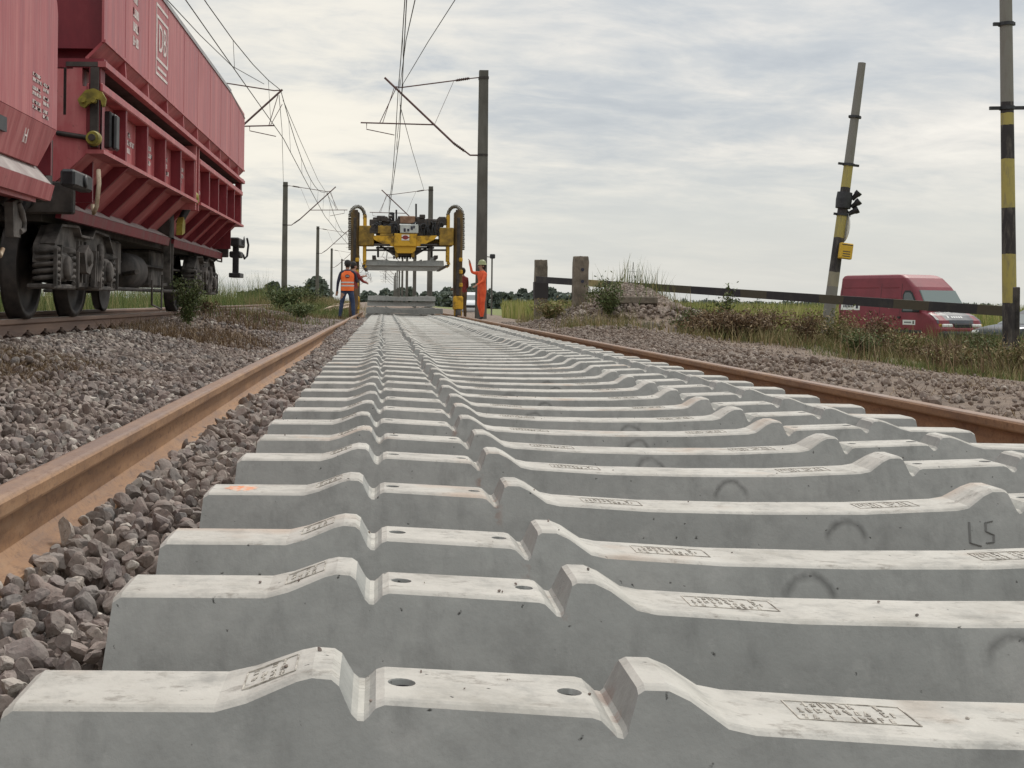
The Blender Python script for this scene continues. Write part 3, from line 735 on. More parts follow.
        for k in range(nr):
            ya, yb = ys[k] + .12, ys[k + 1] - .1
            if k == 0 and a < 12: continue
            L = ya - .0; glyph_block(LO if False else W, WC + X0 + .001, ya + .02, ya + .02 + (yb - ya) * .95, wz(1.64), wz(1.88), 3, 11 + k + int(a))
        # skirt
        sk = MB(O); du = MB(O)
        for s in sides():
            sk.add([(WC + s * 1.21, a - .0, wz(.985)), (WC + s * 1.21, c, wz(.985)), (WC + s * 1.19, c, wz(.885)), (WC + s * 1.19, a - .0, wz(.885)), (WC + s * 1.16, a - .0, wz(.985)), (WC + s * 1.16, c, wz(.985)), (WC + s * 1.14, c, wz(.885)), (WC + s * 1.14, a - .0, wz(.885))],
                   [(0, 1, 2, 3), (7, 6, 5, 4), (0, 4, 5, 1), (1, 5, 6, 2), (2, 6, 7, 3), (3, 7, 4, 0)]); sk.mark()
            n = 5; yy = np.linspace(a + .05, c, n + 1)
            for k in range(n):
                du.add([(WC + s * 1.01, yy[k], wz(1.10)), (WC + s * 1.01, yy[k + 1] - .04, wz(1.10)), (WC + s * 1.205, min(yy[k + 1] + .08, c), wz(.99)), (WC + s * 1.205, yy[k] + .06, wz(.99))], [(0, 1, 2, 3)])
                du.add([(WC + s * 1.01, yy[k], wz(1.07)), (WC + s * 1.01, yy[k + 1] - .04, wz(1.07)), (WC + s * 1.205, min(yy[k + 1] + .08, c), wz(.96)), (WC + s * 1.205, yy[k] + .06, wz(.96))], [(3, 2, 1, 0)])
            du.mark()
        sk.build_each('discharge_skirt', M['wagon_shaded'], W); du.build_each('dusty_ledge', M['wagon_dust'], W)  # skirt red darkened for the shade it hangs in
    # dark core behind the middle gap, added hopper core blocking the sky, centre sill, chutes
    u = MB(O)
    u.box((WC - 1.2, mid - .19, wz(1.0)), (WC + 1.2, mid + .19, wz(2.19))); u.box((WC - .9, Y0 + .45, wz(1.2)), (WC + .9, Y1 - .45, wz(2.9)))
    u.box((WC - .30, Y0 - .05, wz(.78)), (WC + .30, Y1 + .05, wz(1.08)), bev=.02)
    u.box((WC - 1.0, Y0 + .1, wz(.86)), (WC + 1.0, Y1 - .1, wz(1.05)))
    for y in (Y0 - .02, Y1 - .10): u.box((WC - 1.30, y, wz(.92)), (WC + 1.30, y + .12, wz(1.20)), bev=.015)
    u.tube([(WC + 1.0, Y0 + .9, wz(.30)), (WC + 1.0, Y1 - 1.5, wz(.30))], .025, 6)
    u.tube([(WC + .9, Y0 + .2, wz(.62)), (WC + .9, Y1 - .2, wz(.62))], .018, 6)
    u.build('underframe', M['under'], W)
    # mid post pair
    mp = MB(O)
    for s in sides():
        for d in (-.13, .13): mp.box((WC + s * 1.2, mid + d - .03, wz(1.36)), (WC + s * 1.53, mid + d + .03, wz(2.19))); mp.mark()
    mp.build_each('post', M['wagon'], W)
    # yellow operating levers in the middle gap
    lv = MB(O); X = WC + 1.36
    lv.tube([(X + .1, mid + .02, wz(1.50)), (X - .06, mid - .05, wz(1.18))], .05, 8)
    lv.build('damper', M['black_metal'], W)
    ly = MB(O); ly.lathe([(.06, -.06), (.085, -.03), (.085, .03), (.05, .06)], (X + .12, mid + .06, wz(1.52)), 'x', 14)
    ly.prism([(mid - .28, wz(1.02)), (mid - .05, wz(1.06)), (mid - .02, wz(1.2)), (mid - .16, wz(1.26)), (mid - .26, wz(1.16))], 'x', X - .06, X + .02)
    ly.build('lever', M['yellow_old'], W)
    # black box, plates, steps and hooks at both ends
    for (y, d) in ((Y0, -1), (Y1, 1)):
        k = MB(O); X = WC + 1.42
        if d < 0:
            k.box((X - .06, y + d * .05, wz(1.10)), (X + .06, y + d * .72, wz(1.24)), bev=.02); k.lathe([(.05, 0), (.06, .012), (.03, .02)], (X + .06, y + d * .35, wz(1.17)), 'x', 16)
            k.build('step_bracket', M['black_metal'], W)
        else:
          k.box((X - .10, y + d * .0, wz(1.12)), (X + .06, y + d * .98, wz(1.27)), bev=.02)
          k.box((X - .08, y + d * .25, wz(.60)), (X + .02, y + d * .37, wz(1.12)))
          k.box((X - .14, y + d * .22, wz(.58)), (X + .06, y + d * .80, wz(.66)), bev=.01)
          k.box((X - .14, y + d * .25, wz(.93)), (X + .06, y + d * .72, wz(1.04)), bev=.02)
          k.lathe([(.075, 0), (.09, .012), (.05, .02)], (X + .08, y + d * .55, wz(1.23)), 'x', 16)
          k.build('step_bracket', M['black_metal'], W)
        h = MB(O); yy = y + d * (.92 if d > 0 else .02)
        h.tube([(X + .10, yy, wz(1.30)), (X + .12, yy + d * .06, wz(1.18)), (X + .10, yy + d * .05, wz(.98)), (X + .06, yy - d * .02, wz(.93)), (X + .04, yy - d * .06, wz(1.0))], .02, 7)
        h.build('hook', M['rust_light'] if d < 0 else M['black_metal'], W)
        bf = MB(O)
        for s in sides():
            x = WC + s * .875
            prof = [(.10, 0), (.10, d * .30), (.075, d * .31), (.075, d * .52), (.20, d * .54), (.225, d * .56), (.20, d * .60)]
            bf.lathe(prof, (x, y, wz(1.05)), 'y', 24)
        bf.build('buffer', M['black_metal'], W)
    # yellow locking gear seen on the near end wall
    yg = MB(O); X0 = WC + 1.22; y = Y0 + .0
    yg.prism([(WC + 1.34, wz(1.90)), (WC + 1.37, wz(1.94)), (WC + 1.41, wz(1.985)), (WC + 1.48, wz(2.0)), (WC + 1.55, wz(1.97)), (WC + 1.585, wz(1.91)), (WC + 1.575, wz(1.85)), (WC + 1.555, wz(1.84)), (WC + 1.54, wz(1.90)), (WC + 1.50, wz(1.91)), (WC + 1.46, wz(1.88)), (WC + 1.43, wz(1.86)), (WC + 1.40, wz(1.83)), (WC + 1.365, wz(1.845))], 'y', y - .06, y - .02)
    for x in (1.395, 1.48): yg.lathe([(.022, -.09), (.022, 0)], (WC + x, y, wz(1.895)), 'y', 12)
    yg.lathe([(.055, -.10), (.065, -.06), (.065, 0), (.04, .03)], (WC + 1.48, y, wz(1.57)), 'y', 18)
    yg.build('locking_gear', M['yellow_old'], W)
    gy = MB(O); gy.lathe([(.03, -.13), (.03, -.09)], (WC + 1.48, y, wz(1.57)), 'y', 12)
    gy.tube([(WC + 1.15, y, wz(1.62)), (WC + 1.46, y, wz(1.575))], .022, 8)
    gy.box((WC + 1.20, y + .02, wz(1.78)), (WC + 1.225, y + .10, wz(2.19)))
    gy.build('shaft', M['wheel'], W)
    cp = MB(O); cp.box((WC + 1.44, y - .015, wz(1.5)), (WC + 1.51, y + .018, wz(2.19))); cp.build('corner_post', M['under'], W)
    # black sign holder on first bay and small rack
    bh = MB(O); Xp = WC + 1.545
    bh.box((Xp - .12, Y0 + .60, wz(1.56)), (Xp - .05, Y0 + .82, wz(1.90)), bev=.015)
    bh.box((Xp - .05, Y0 + .64, wz(1.55)), (Xp - .01, Y0 + .80, wz(1.88)), bev=.02)
    bh.build('label_holder', M['black_metal'], W)
    # markings
    Xs = WC + hwU + .001
    fr = MB(O)
    ya, yb, za, zb = 13.98, 14.74, wz(2.58), wz(3.34)
    def rect(y0, y1, z0, z1, w=.028):
        fr.box((Xs, y0, z0), (Xs + .004, y1, z0 + w)); fr.box((Xs, y0, z1 - w), (Xs + .004, y1, z1))
        fr.box((Xs, y0, z0 + w), (Xs + .004, y0 + w, z1 - w)); fr.box((Xs, y1 - w, z0 + w), (Xs + .004, y1, z1 - w))
    rect(ya + .04, yb, za + .16, zb - .12, .03)
    fr.box((Xs, ya, zb - .03), (Xs + .004, yb - .02, zb)); fr.box((Xs, ya, za), (Xs + .004, yb - .02, za + .03)); fr.box((Xs, ya, za + .03), (Xs + .004, ya + .025, zb - .03))
    fr.box((Xs, ya + .1, za + .07), (Xs + .004, yb - .1, za + .10))
    fr.build('emblem', M['white_marking'], W)
    mt = Matrix.Translation(Vector((Xs + .003, (ya + yb) / 2 + .02, (za + zb) / 2 + .02)) - O) @ Matrix(((0, 0, 1, 0), (1, 0, 0, 0), (0, 1, 0, 0), (0, 0, 0, 1)))
    text_mesh('DB', .42, 'lettering', M['white_marking'], W, mt, sx=.92)
    glyph_block(W, Xs, 12.72, 13.0, wz(2.62), wz(3.44), 6, 77)
    mt2 = None
    make_bogie(W, 12.75, (11.85, 13.65)); make_bogie(W, 21.2, (20.3, 22.1))
    # air tank and brake parts
    at = MB(O); X = WC + .95
    at.lathe([(.05, -.52), (.16, -.49), (.22, -.40), (.225, -.3), (.225, .35), (.2, .46), (.08, .52)], (X - .1, 16.0, wz(.52)), 'y', 28)
    at.build('air_tank', M['under'], W)
    bk = MB(O); X = WC + 1.15
    bk.mark(); bk.tube([(X - .2, 15.5, wz(.48)), (X + .0, 15.2, wz(.5))], .03, 8)
    bk.bar((X, 17.3, wz(1.0)), (X, 17.3, wz(.40)), .09, .03); bk.mark(); bk.bar((X + .02, 17.55, wz(.98)), (X + .02, 17.5, wz(.45)), .05, .03)
    bk.mark(); bk.tube([(X, 16.2, wz(.42)), (X, 16.2, wz(.12)), (X, 16.9, wz(.06)), (X, 16.95, wz(.5))], .014, 6)
    bk.mark(); bk.tube([(X, 22.5, wz(.85)), (X, 23.1, wz(.85)), (X, 23.1, wz(.98))], .014, 6)
    bk.box((X - .9, 14.4, wz(.45)), (X - .2, 15.3, wz(.85)), bev=.03); bk.mark(); bk.box((X - .9, 17.8, wz(.35)), (X - .3, 19.2, wz(.85)), bev=.03)
    bk.build_each('brake_rigging', M['bogie'], W)
    return W

def wagon_near():
    W = empty('hopper_wagon', (WC, 5.0, ZR), 'nearest red wagon, cut by the left edge, with a white table of figures', 'wagon', 'red hopper wagons')
    O = W.location; Y1 = 9.82; Y0 = .2
    b = MB(O)
    def mir(y): return Y0 + Y1 - y
    half = [(Y1, 1.44), (Y1, 2.30), (Y1 - .03, 2.38), (Y1 - .10, 2.45), (Y1 - .30, 2.56), (Y1 - 1.6, 3.5)]
    poly = [(y, wz(z)) for (y, z) in half] + [(mir(y), wz(z)) for (y, z) in half[::-1]]
    for s in sides(): b.prism(poly, 'x', WC + s * 1.52, WC + s * 1.55)
    b.build('side_panel', M['wagon'], W)
    e = MB(O)
    for f in (lambda y: y, mir):
        for (p, q) in zip(half[1:], half[2:]):
            y1, z1, y2, z2 = f(p[0]), wz(p[1]), f(q[0]), wz(q[1])
            e.add([(WC - 1.52, y1 , z1), (WC + 1.52, y1, z1), (WC + 1.52, y2, z2), (WC - 1.52, y2, z2)], [(0, 1, 2, 3)])
        ya = f(Y1 - .03); e.box((WC - 1.52, ya - .015, wz(1.1)), (WC + 1.52, ya + .015, wz(2.32)))
    e.build('end_wall', M['wagon_shaded'], W)
    lo = MB(O)
    for s in sides():
        q = [(WC + s * 1.55, wz(1.436)), (WC + s * 1.50, wz(1.436)), (WC + s * 1.42, wz(1.15)), (WC + s * 1.47, wz(1.15))]
        n = 4; vs = [(x, y, z) for y, dy in ((Y0, 0), (Y1, 0)) for (x, z) in q]
        vs[6] = (q[2][0], Y1 - .22, q[2][1]); vs[7] = (q[3][0], Y1 - .22, q[3][1])
        lo.add(vs, [(0, 1, 2, 3), (7, 6, 5, 4), (0, 4, 5, 1), (1, 5, 6, 2), (2, 6, 7, 3), (3, 7, 4, 0)])
    lo.build('lower_side', M['wagon'], W)
    du = MB(O); sk = MB(O)
    for s in sides():
        du.prism([(WC + s * 1.42, wz(1.17)), (WC + s * 1.545, wz(1.03)), (WC + s * 1.545, wz(1.01)), (WC + s * 1.42, wz(1.15))], 'y', Y0, Y1 - .12)
        sk.prism([(WC + s * 1.55, wz(1.025)), (WC + s * 1.52, wz(.91)), (WC + s * 1.48, wz(.91)), (WC + s * 1.51, wz(1.01))], 'y', Y0, Y1 - .04)
        sk.prism([(WC + s * 1.1, wz(.97)), (WC + s * 1.48, wz(.91)), (WC + s * 1.48, wz(.88)), (WC + s * 1.1, wz(.93))], 'y', Y0, Y1 - .3)
    du.build('dusty_ledge', M['wagon_dust'], W); sk.build('discharge_skirt', M['wagon'], W)
    u = MB(O); u.box((WC - .3, Y0 - .1, wz(.78)), (WC + .3, Y1 + .1, wz(1.08))); u.box((WC - 1.3, Y0, wz(.86)), (WC + 1.3, Y1 - .2, wz(.97)))
    u.box((WC - 1.3, Y1 - .1, wz(.9)), (WC + 1.3, Y1 + .02, wz(1.2)))
    u.box((WC + 1.30, Y1 + .02, wz(.92)), (WC + 1.46, Y1 + .28, wz(1.42)), bev=.03)
    u.tube([(WC + 1.25, Y0 + 1, wz(.80)), (WC + 1.25, Y1 - .45, wz(.80))], .06, 10)
    u.build('underframe', M['under'], W)
    hk = MB(O); X = WC + 1.4
    hk.tube([(X + .02, 8.75, wz(.70)), (X + .02, 8.78, wz(.52)), (X + .02, 8.86, wz(.47)), (X + .02, 8.92, wz(.52))], .016, 8)
    hk.build('hook', M['rust_light'], W); hk = MB(O); hk.tube([(X, 9.35, wz(.86)), (X + .02, 9.38, wz(.80)), (X, 9.5, wz(.74)), (X, 9.5, wz(.68)), (X, 9.4, wz(.66))], .022, 8)
    hk.prism([(9.25, wz(.62)), (9.42, wz(.62)), (9.48, wz(.78)), (9.40, wz(.9)), (9.22, wz(.86))], 'x', X - .06, X + .0)
    hk.build('bracket', M['bogie'], W)
    bf = MB(O)
    for s in sides(): bf.lathe([(.10, 0), (.10, .30), (.075, .31), (.075, .52), (.20, .54), (.225, .56), (.20, .60)], (WC + s * .875, Y1 + .02, wz(1.05)), 'y', 24)
    bf.build('buffer', M['black_metal'], W)
    Xs = WC + 1.551
    for k in range(3):
        glyph_block(W, Xs, 9.13, 9.38, wz(1.50 + k * .095), wz(1.575 + k * .095), 2, 100 + k); glyph_block(W, Xs, 9.41, 9.57, wz(1.47 + k * .095), wz(1.545 + k * .095), 2, 120 + k)
    hm = MB(O)
    for y in (9.06, 9.12): hm.bar((WC + 1.506, y, wz(1.26)), (WC + 1.524, y, wz(1.36)), .012, .012)
    hm.bar((WC + 1.516, 9.06, wz(1.31)), (WC + 1.516, 9.12, wz(1.31)), .012, .012)
    hm.build('mark', M['white_marking'], W)
    sg = MB(O); sg.box((WC + 1.50, 8.3, wz(1.27)), (WC + 1.53, 8.6, wz(1.38))); sg.build('label_holder', M['black_metal'], W)
    make_bogie(W, 7.2, (6.3, 8.1)); make_bogie(W, 2.6, (1.7, 3.5))
    return W
wagon_far(); wagon_near()

# ---------------------------------------------------------------- catenary masts and wires
def make_mast(lab, loc, arm_dx=-1, short=False):
    o = empty('catenary_mast', (0, 0, 0), lab, 'mast', 'concrete catenary masts')
    p = MB(); p.add([(-.19, -.16, -.5), (.19, -.16, -.5), (.19, .16, -.5), (-.19, .16, -.5), (-.15, -.13, 8.35), (.15, -.13, 8.35), (.15, .13, 8.35), (-.15, .13, 8.35)], [(3, 2, 1, 0), (4, 5, 6, 7), (0, 1, 5, 4), (1, 2, 6, 5), (2, 3, 7, 6), (3, 0, 4, 7)])
    bm = bmesh.new(); me = bpy.data.meshes.new('t')
    p.build('pole', M['conc_mast'], o)
    c = MB()
    for z in (5.53, 8.1): c.box((-.165, -.145, z - .04), (.165, .145, z + .04)); c.mark()
    c.build_each('clamp', M['under'], o)
    a = MB(); d = arm_dx
    a.tube([(d * .17, 0, 5.53), (d * .42, 0, 5.53), (d * .62, 0, 5.68)], .028, 8)
    a.tube([(d * .95, 0, 5.90), (d * (3.0 if short else 3.30), 0, 7.80 if short else 8.08)], .036, 8)
    a.tube([(d * .17, 0, 8.12), (d * .5, 0, 8.08)], .02, 6); a.tube([(d * .9, 0, 8.02), (d * 2.72, 0, 7.76), (d * 2.95, 0, 7.78)], .022, 6)
    if short:
        a.tube([(d * 1.62, 0, 6.53), (d * 2.75, 0, 6.57)], .024, 8); a.tube([(d * 1.9, 0, 6.54), (d * 1.9, 0, 6.38), (d * 2.8, 0, 6.20)], .016, 6)
        a.tube([(d * 2.55, 0, 6.56), (d * 2.85, 0, 7.60)], .014, 5); a.tube([(d * 2.6, 0, 6.56), (d * 3.0, 0, 7.3)], .012, 5)
    else:
        a.tube([(d * 1.62, 0, 6.53), (d * 4.08, 0, 6.57)], .024, 8)
        a.tube([(d * 3.88, 0, 6.57), (d * 3.88, 0, 6.35), (d * 2.95, 0, 6.17)], .016, 6)
        a.tube([(d * 3.45, 0, 6.56), (d * 2.92, 0, 7.72)], .014, 5); a.tube([(d * 3.35, 0, 6.56), (d * 2.98, 0, 7.74)], .012, 5)
    a.tube([(d * 1.0, 0, 7.98), (d * 1.62, 0, 6.53)], .007, 4)
    a.build('cantilever', M['canti'], o)
    s = MB()
    for (q, r_) in (((d * .60, 0, 5.66), (d * .97, 0, 5.92)), ((d * .48, 0, 8.09), (d * .92, 0, 8.015))):
        q = Vector(q); r_ = Vector(r_); s.tube([q.lerp(r_, t) for t in np.linspace(0, 1, 15)], [.03 if k % 2 else .055 for k in range(15)], 10)
    s.build('insulator', M['insul'], o)
    o.location = loc; return o
MR = [44, 88.5, 133, 178, 223, 268, 313, 358, 403]
proto = make_mast('tallest concrete mast standing right behind the worker in orange overalls', (3.23, 44, 0))
for i, y in enumerate(MR[1:]):
    c = copy_tree(proto); c.location = (3.05, y, 0)
    tag(c, ['mast with its top showing just right above the yellow crane, second in the right row', 'third mast of the right row, seen under the lifted sleepers', 'fourth mast of the right row, seen under the lifted sleepers', 'small far mast low in the gap under the lifted sleepers'][min(i, 3)])
make_mast('leftmost mast, hidden behind the red wagon with its arm reaching out past the wagon top', (-6.55, 45, 0), 1, True)
protoL = make_mast('tallest visible mast of the left row, standing in the weeds right of the red wagon', (-6.55, 86.5, 0), 1)
for i, (x, y) in enumerate([(-6.55, 86.5), (-7.0, 138), (-7.85, 196), (-7.9, 245), (-7.4, 295), (-7.4, 345), (-7.4, 395)]):
    c = copy_tree(protoL) if i else protoL; c.location = (x, y, 0)
    tag(c, ['tallest visible mast of the left row, standing in the weeds right of the red wagon', 'second visible mast of the left row, left of the worker in the orange vest', 'third visible mast of the left row, thin, right beside the orange vest worker', 'tiny far mast of the left row near the horizon'][min(i, 3)])

def catenary(name, label, sup, xr, zc=6.14, zm=7.78, stag=.25, off2=0.0):
    o = empty(name, (0, 0, 0), label, 'overhead wire', 'overhead wires'); r = .011
    c = MB(); m = MB(); d = MB(); cp = []; mp = []
    for i in range(len(sup) - 1):
        y0, y1 = sup[i], sup[i + 1]; n = 10
        for k in range(n + (i == len(sup) - 2)):
            t = k / n; y = y0 + (y1 - y0) * t; st = stag * (1 if i % 2 else -1); x = xr + st * (1 - 2 * t)
            cp.append((x, y, zc - .10 * 4 * t * (1 - t) * .3)); mp.append((x * .5 + xr * .5 + off2, y, zm - 1.15 * 4 * t * (1 - t)))
            if 0 < k < n and k % 2 == 1 and y < 240: d.tube([cp[-1], mp[-1]], .006, 4, cap=False)
    rs = lambda pts: [.009 + max(p[1], 0) * .00009 for p in pts]
    c.tube(cp, rs(cp), 5); m.tube(mp, rs(mp), 5)
    c.build('contact_wire', M['cable'], o); m.build('messenger_wire', M['cable'], o); d.build('dropper', M['cable'], o)
    return o
catenary('overhead_line', 'overhead line running above the new sleepers', [-1, 44, 88.5, 133, 178, 223, 268, 313, 358, 403], .33, 6.15, 7.78, .12)
catenary('overhead_line', 'overhead line running above the red wagons', [0, 45, 86.5, 138, 196, 245, 295, 345, 395], -3.72, 6.14, 7.78, .22)
def wire(pts, label, r=.010):
    m = MB(); pts = [Vector(p) for p in pts]; q = []
    for a, b in zip(pts, pts[1:]):
        for k in range(8): q.append(a.lerp(b, k / 8))
    q.append(pts[-1]); m.tube(q, r, 5); tag(m.build('overhead_wire', M['cable']), label, 'overhead wire', 'overhead wires')
wire([P(455, 0, 30), P(428, 42, 36), P(403, 84, 44), P(396, 150, 70)], 'single wire slanting up to the right from the arm tip of the tallest mast', .011)
wire([P(415, 0, 22), P(406, 40, 29), P(400, 86, 44)], 'extra wire just right of the pair above the crane')
wire([P(400, 105, 44), P(412, 150, 60), P(424, 190, 88)], 'thin stay wire sloping down to the second mast of the right row', .012)
wire([P(160, -8, 26), P(200, 35, 33), P(232, 66, 38), P(264, 84, 45)], 'sagging wire meeting the arm above the red wagon', .011)
wire([P(283, 100, 45), P(300, 140, 60), P(318, 180, 82), P(336, 208, 120)], 'extra wire descending left of the crane towards the far masts', .012)
wire([P(279, 95, 45), P(282, 130, 60), P(283.5, 188, 86)], 'thin wire dropping to the top of the tallest visible left mast', .012)

# ---------------------------------------------------------------- gantry crane
CY0 = 43.0
def crane():
    K = empty('gantry_crane', (.85, CY0, 0), 'yellow gantry crane straddling the new track and holding sleepers', 'crane'); O = K.location
    def p(px, py, dy=0): return P(px, py, CY0) + Vector((0, dy, 0))
    def bx(mb, x0, y0, x1, y1, d0, d1, m=0, bev=.02):
        a = p(x0, y0, d0); b = p(x1, y1, d1); mb.box(a, b, m, bev=bev)
    for (xa, xb, side) in ((351.2, 358.6, -1), (454.0, 461.6, 1)):
        L = MB(O)
        bx(L, xa, 212, xb, 308, -.18, .20, bev=.03)
        bx(L, xa + 1.4, 210, xb - 1.4, 300, -.24, -.181)
        Lg = L.build('leg', M['crane_leg'], K)
        q = MB(O); bx(q, xa + 2.6, 218, xb - 2.8, 296, -.28, -.241); q.build('guide_bar', M['crane_dark'], Lg)
        f = MB(O); bx(f, xa - 1, 296, xb + 1, 310, -.3, .32, bev=.04); bx(f, xa, 310, xb, 316, -.2, .22); 
        for yy in (258, 270, 283): bx(f, xa + 4.5, yy, xb + .6, yy + 4, -.30, -.2)
        f.build('foot_frame', M['crane_y'], Lg)
        a = MB(O)
        w0 = p((xa + xb) / 2, 316.3)
        for dy in (-.2, .25): a.lathe([(.05, -.09), (.20, -.08), (.225, -.06), (.225, .06), (.20, .08), (.05, .09)], (w0.x, CY0 + dy, w0.z + .04), 'x', 24)
        a.build('wheel', M['crane_dark'], Lg)
        # energy chain arch
        ch = MB(O); outer = xa - 1.2 if side < 0 else xb + 1.2; inner = xb + 6.2 if side < 0 else xa - 6.2
        pts = [p(outer, 250)] + [p(outer, y) for y in range(244, 218, -2)]
        cx = (outer + inner) / 2; rx = abs(inner - outer) / 2
        for t in np.linspace(PI, 0, 22):
            xx = cx + rx * math.cos(t) if side < 0 else cx - rx * math.cos(t)
            pts.append(p(xx, 217 - 10.5 * math.sin(t)))
        pts += [p(inner, 222)]
        # densify into links
        dens = []
        for u, v in zip(pts, pts[1:]):
            n = max(1, int((v - u).length / .055))
            dens += [u.lerp(v, k / n) for k in range(n)]
        for k in range(0, len(dens) - 1): 
            ch.bar(dens[k], dens[k].lerp(dens[k + 1], .8), .12 if k % 2 else .105, .12 if k % 2 else .10, up=(0, 1, 0))
        ch.build('energy_chain', M['chain'], Lg)
        h = MB(O); bx(h, inner - 1.5, 215, inner + 1.5, 262, -.15, .15)
        hk0 = p(inner, 262); h.bar(hk0, p(inner + side * 1.2, 265), .14, .10); h.bar(p(inner + side * 1.2, 265), p(inner - side * 1.5, 267.2), .14, .08)
        h.build('gripper_post', M['crane_y'], K)
    b = MB(O)
    bx(b, 359, 226, 374, 246, -.3, .5); bx(b, 439, 228, 453, 246, -.3, .5)
    bx(b, 374, 238, 439, 244, .1, .5)
    b.build('cross_beam', M['crane_y2'], K)
    c = MB(O)
    poly = [(372.7, 236), (394, 236.5), (394, 234), (417, 234), (417, 236.5), (437, 236), (434, 240), (424, 245), (416, 247), (415, 251), (412, 253.5), (397, 253.5), (395, 251), (394, 247), (383, 244.5), (374, 240)]
    pw = [p(x, y) for x, y in poly]; c.prism([(q.x, q.z) for q in pw], 'y', CY0 - .35, CY0 - .1)
    bx(c, 394, 234, 416, 247, -.42, -.35)
    c.build('fascia', M['crane_y'], K)
    e = MB(O); bx(e, 374, 244.2, 390, 246.2, -.38, -.1); bx(e, 420, 244.2, 437, 246.2, -.38, -.1); bx(e, 359, 243, 452, 246.5, -.2, .4)
    e.build('lower_chord', M['crane_dark'], K)
    # engine clutter
    e = MB(O); r = random.Random(5)
    bx(e, 376, 222, 399, 235, -.1, .8); bx(e, 418, 219, 438, 235, -.1, .9); bx(e, 398, 226, 418, 235, .0, .9)
    for _ in range(70):
        xx = r.choice([r.uniform(374, 400), r.uniform(417, 442)]); yy = r.uniform(217, 235); s = r.uniform(.05, .16)
        q = p(xx, yy, r.uniform(-.28, -.05)); e.box(q - Vector((s, .06, s * .7)), q + Vector((s, .06, s * .7)), bev=.02)
    e.build('engine', M['crane_dark'], K)
    hs = MB(O)
    for k in range(26):
        x0 = r.uniform(374, 396) if k % 2 else r.uniform(417, 440); x1 = x0 + r.uniform(-8, 8); y0 = r.uniform(226, 236)
        x1 = min(max(x1, 373), 443); top = r.uniform(215, 222)
        a_, m_, b_ = p(x0, y0, -.3), p((x0 + x1) / 2, top, -.35), p(x1, r.uniform(224, 238), -.3)
        hs.tube([(a_ * (1 - t) ** 2 + m_ * 2 * t * (1 - t) + b_ * t * t) for t in np.linspace(0, 1, 10)], .024, 6); hs.mark()
    hs.build_each('hose', M['black_metal'], K)
    y = MB(O); bx(y, 378, 226, 391, 234, -.35, -.12); bx(y, 380, 234, 393, 237, -.36, -.12); y.build('valve_block', M['crane_y2'], K)
    x = MB(O); bx(x, 400, 216.5, 415, 224, -.3, .1); x.build('wooden_box', M['cardboard'], K)
    cab = MB(O); bx(cab, 400, 225, 418, 234, -.45, -.1); CB = cab.build('control_cabinet', M['panel_grey'], K)
    g_ = MB(O)
    for (a1, b1, a2, b2) in ((403.5, 229, 405.5, 232.5), (407, 229.5, 409, 232), (410.5, 227, 412.5, 230.5), (413, 226.5, 414.5, 229)): bx(g_, a1, b1, a2, b2, -.462, -.45, bev=0)
    g_.build('gauge', M['ink'], CB)
    lp = MB(O); bx(lp, 401.5, 235.3, 409, 241, -.435, -.42, bev=0); LP_ = lp.build('badge_plate', M['white'], K)
    c0 = p(405.2, 238.1, -.435); el = MB(O); el.prism([(c0.x + .095 * math.cos(t), c0.z + .07 * math.sin(t)) for t in np.linspace(0, 2 * PI, 24, endpoint=False)], 'y', c0.y - .004, c0.y)
    el.box((c0.x - .125, c0.y - .008, c0.z - .02), (c0.x + .125, c0.y - .0045, c0.z + .02)); el.build('emblem', M['logo_red'], LP_)
    ex = MB(O)
    for (xx, ya, yb, rr) in ((416, 204, 218, .03), (393, 213, 222, .05), (396.3, 210, 222, .03), (391.5, 212.5, 215, .07)): ex.tube([p(xx, yb, -.1), p(xx, ya, -.1)], rr, 8)
    ex.build('exhaust_pipe', M['black_metal'], K)
    # rotating head and bars under the fascia
    d = MB(O); q = p(405, 254); 
    poly = [(388, 247), (422, 247), (420, 252), (413, 257), (397, 257), (390, 252)]
    pw = [p(xx, yy) for xx, yy in poly]; d.prism([(q.x, q.z) for q in pw], 'y', CY0 - .1, CY0 + .5)
    for k in range(9):
        q = p(394 + k * 2.7, 257.4 - abs(k - 4) * -.0, -.05); d.box(q - Vector((.03, .05, .05)), q + Vector((.03, .05, .04)))
    for (xa, ya, xb, yb) in ((366, 250.3, 398, 250.3), (412, 250.3, 446, 250.3), (380, 246, 398, 257), (430, 246, 412, 257), (392, 248, 376, 248), (418, 248, 434, 248)): d.bar(p(xa, ya, -.12), p(xb, yb, -.12), .06, .06)
    d.build('lifting_head', M['crane_dark'], K)
    w = MB(O)
    for xx in (396.7, 412.7): bx(w, xx - 1.6, 251, xx + 1.6, 258, -.3, -.12, bev=.03)
    w.build('hoist_cylinder', M['crane_y2'], K)
    r1 = MB(O)
    for xx in (363.5, 447): r1.bar(p(xx, 265.8, -.1), p(xx, 265.8, 7.4), .10, .05)
    for xx in (374, 436): r1.bar(p(xx, 257, -.1), p(xx, 257, 7.0), .12, .10)
    for xx in (378, 405, 432): r1.bar(p(xx, 246, .3), p(xx, 257, .3), .07, .07)
    r1.build('gripper_frame', M['crane_dark'], K)
    return K
crane()
for k in range(11):
    s = copy_tree(S0); s.location = (P(363, 258, CY0).x + .03, CY0 + .1 + k * .7, P(363, 265.2, CY0).z); s.rotation_euler = (0, 0, 0)
    tag(s, 'foremost sleeper hanging in the crane grippers' if k == 0 else 'sleeper hanging in the crane grippers behind the foremost one', 'sleeper', 'sleepers held by the crane')
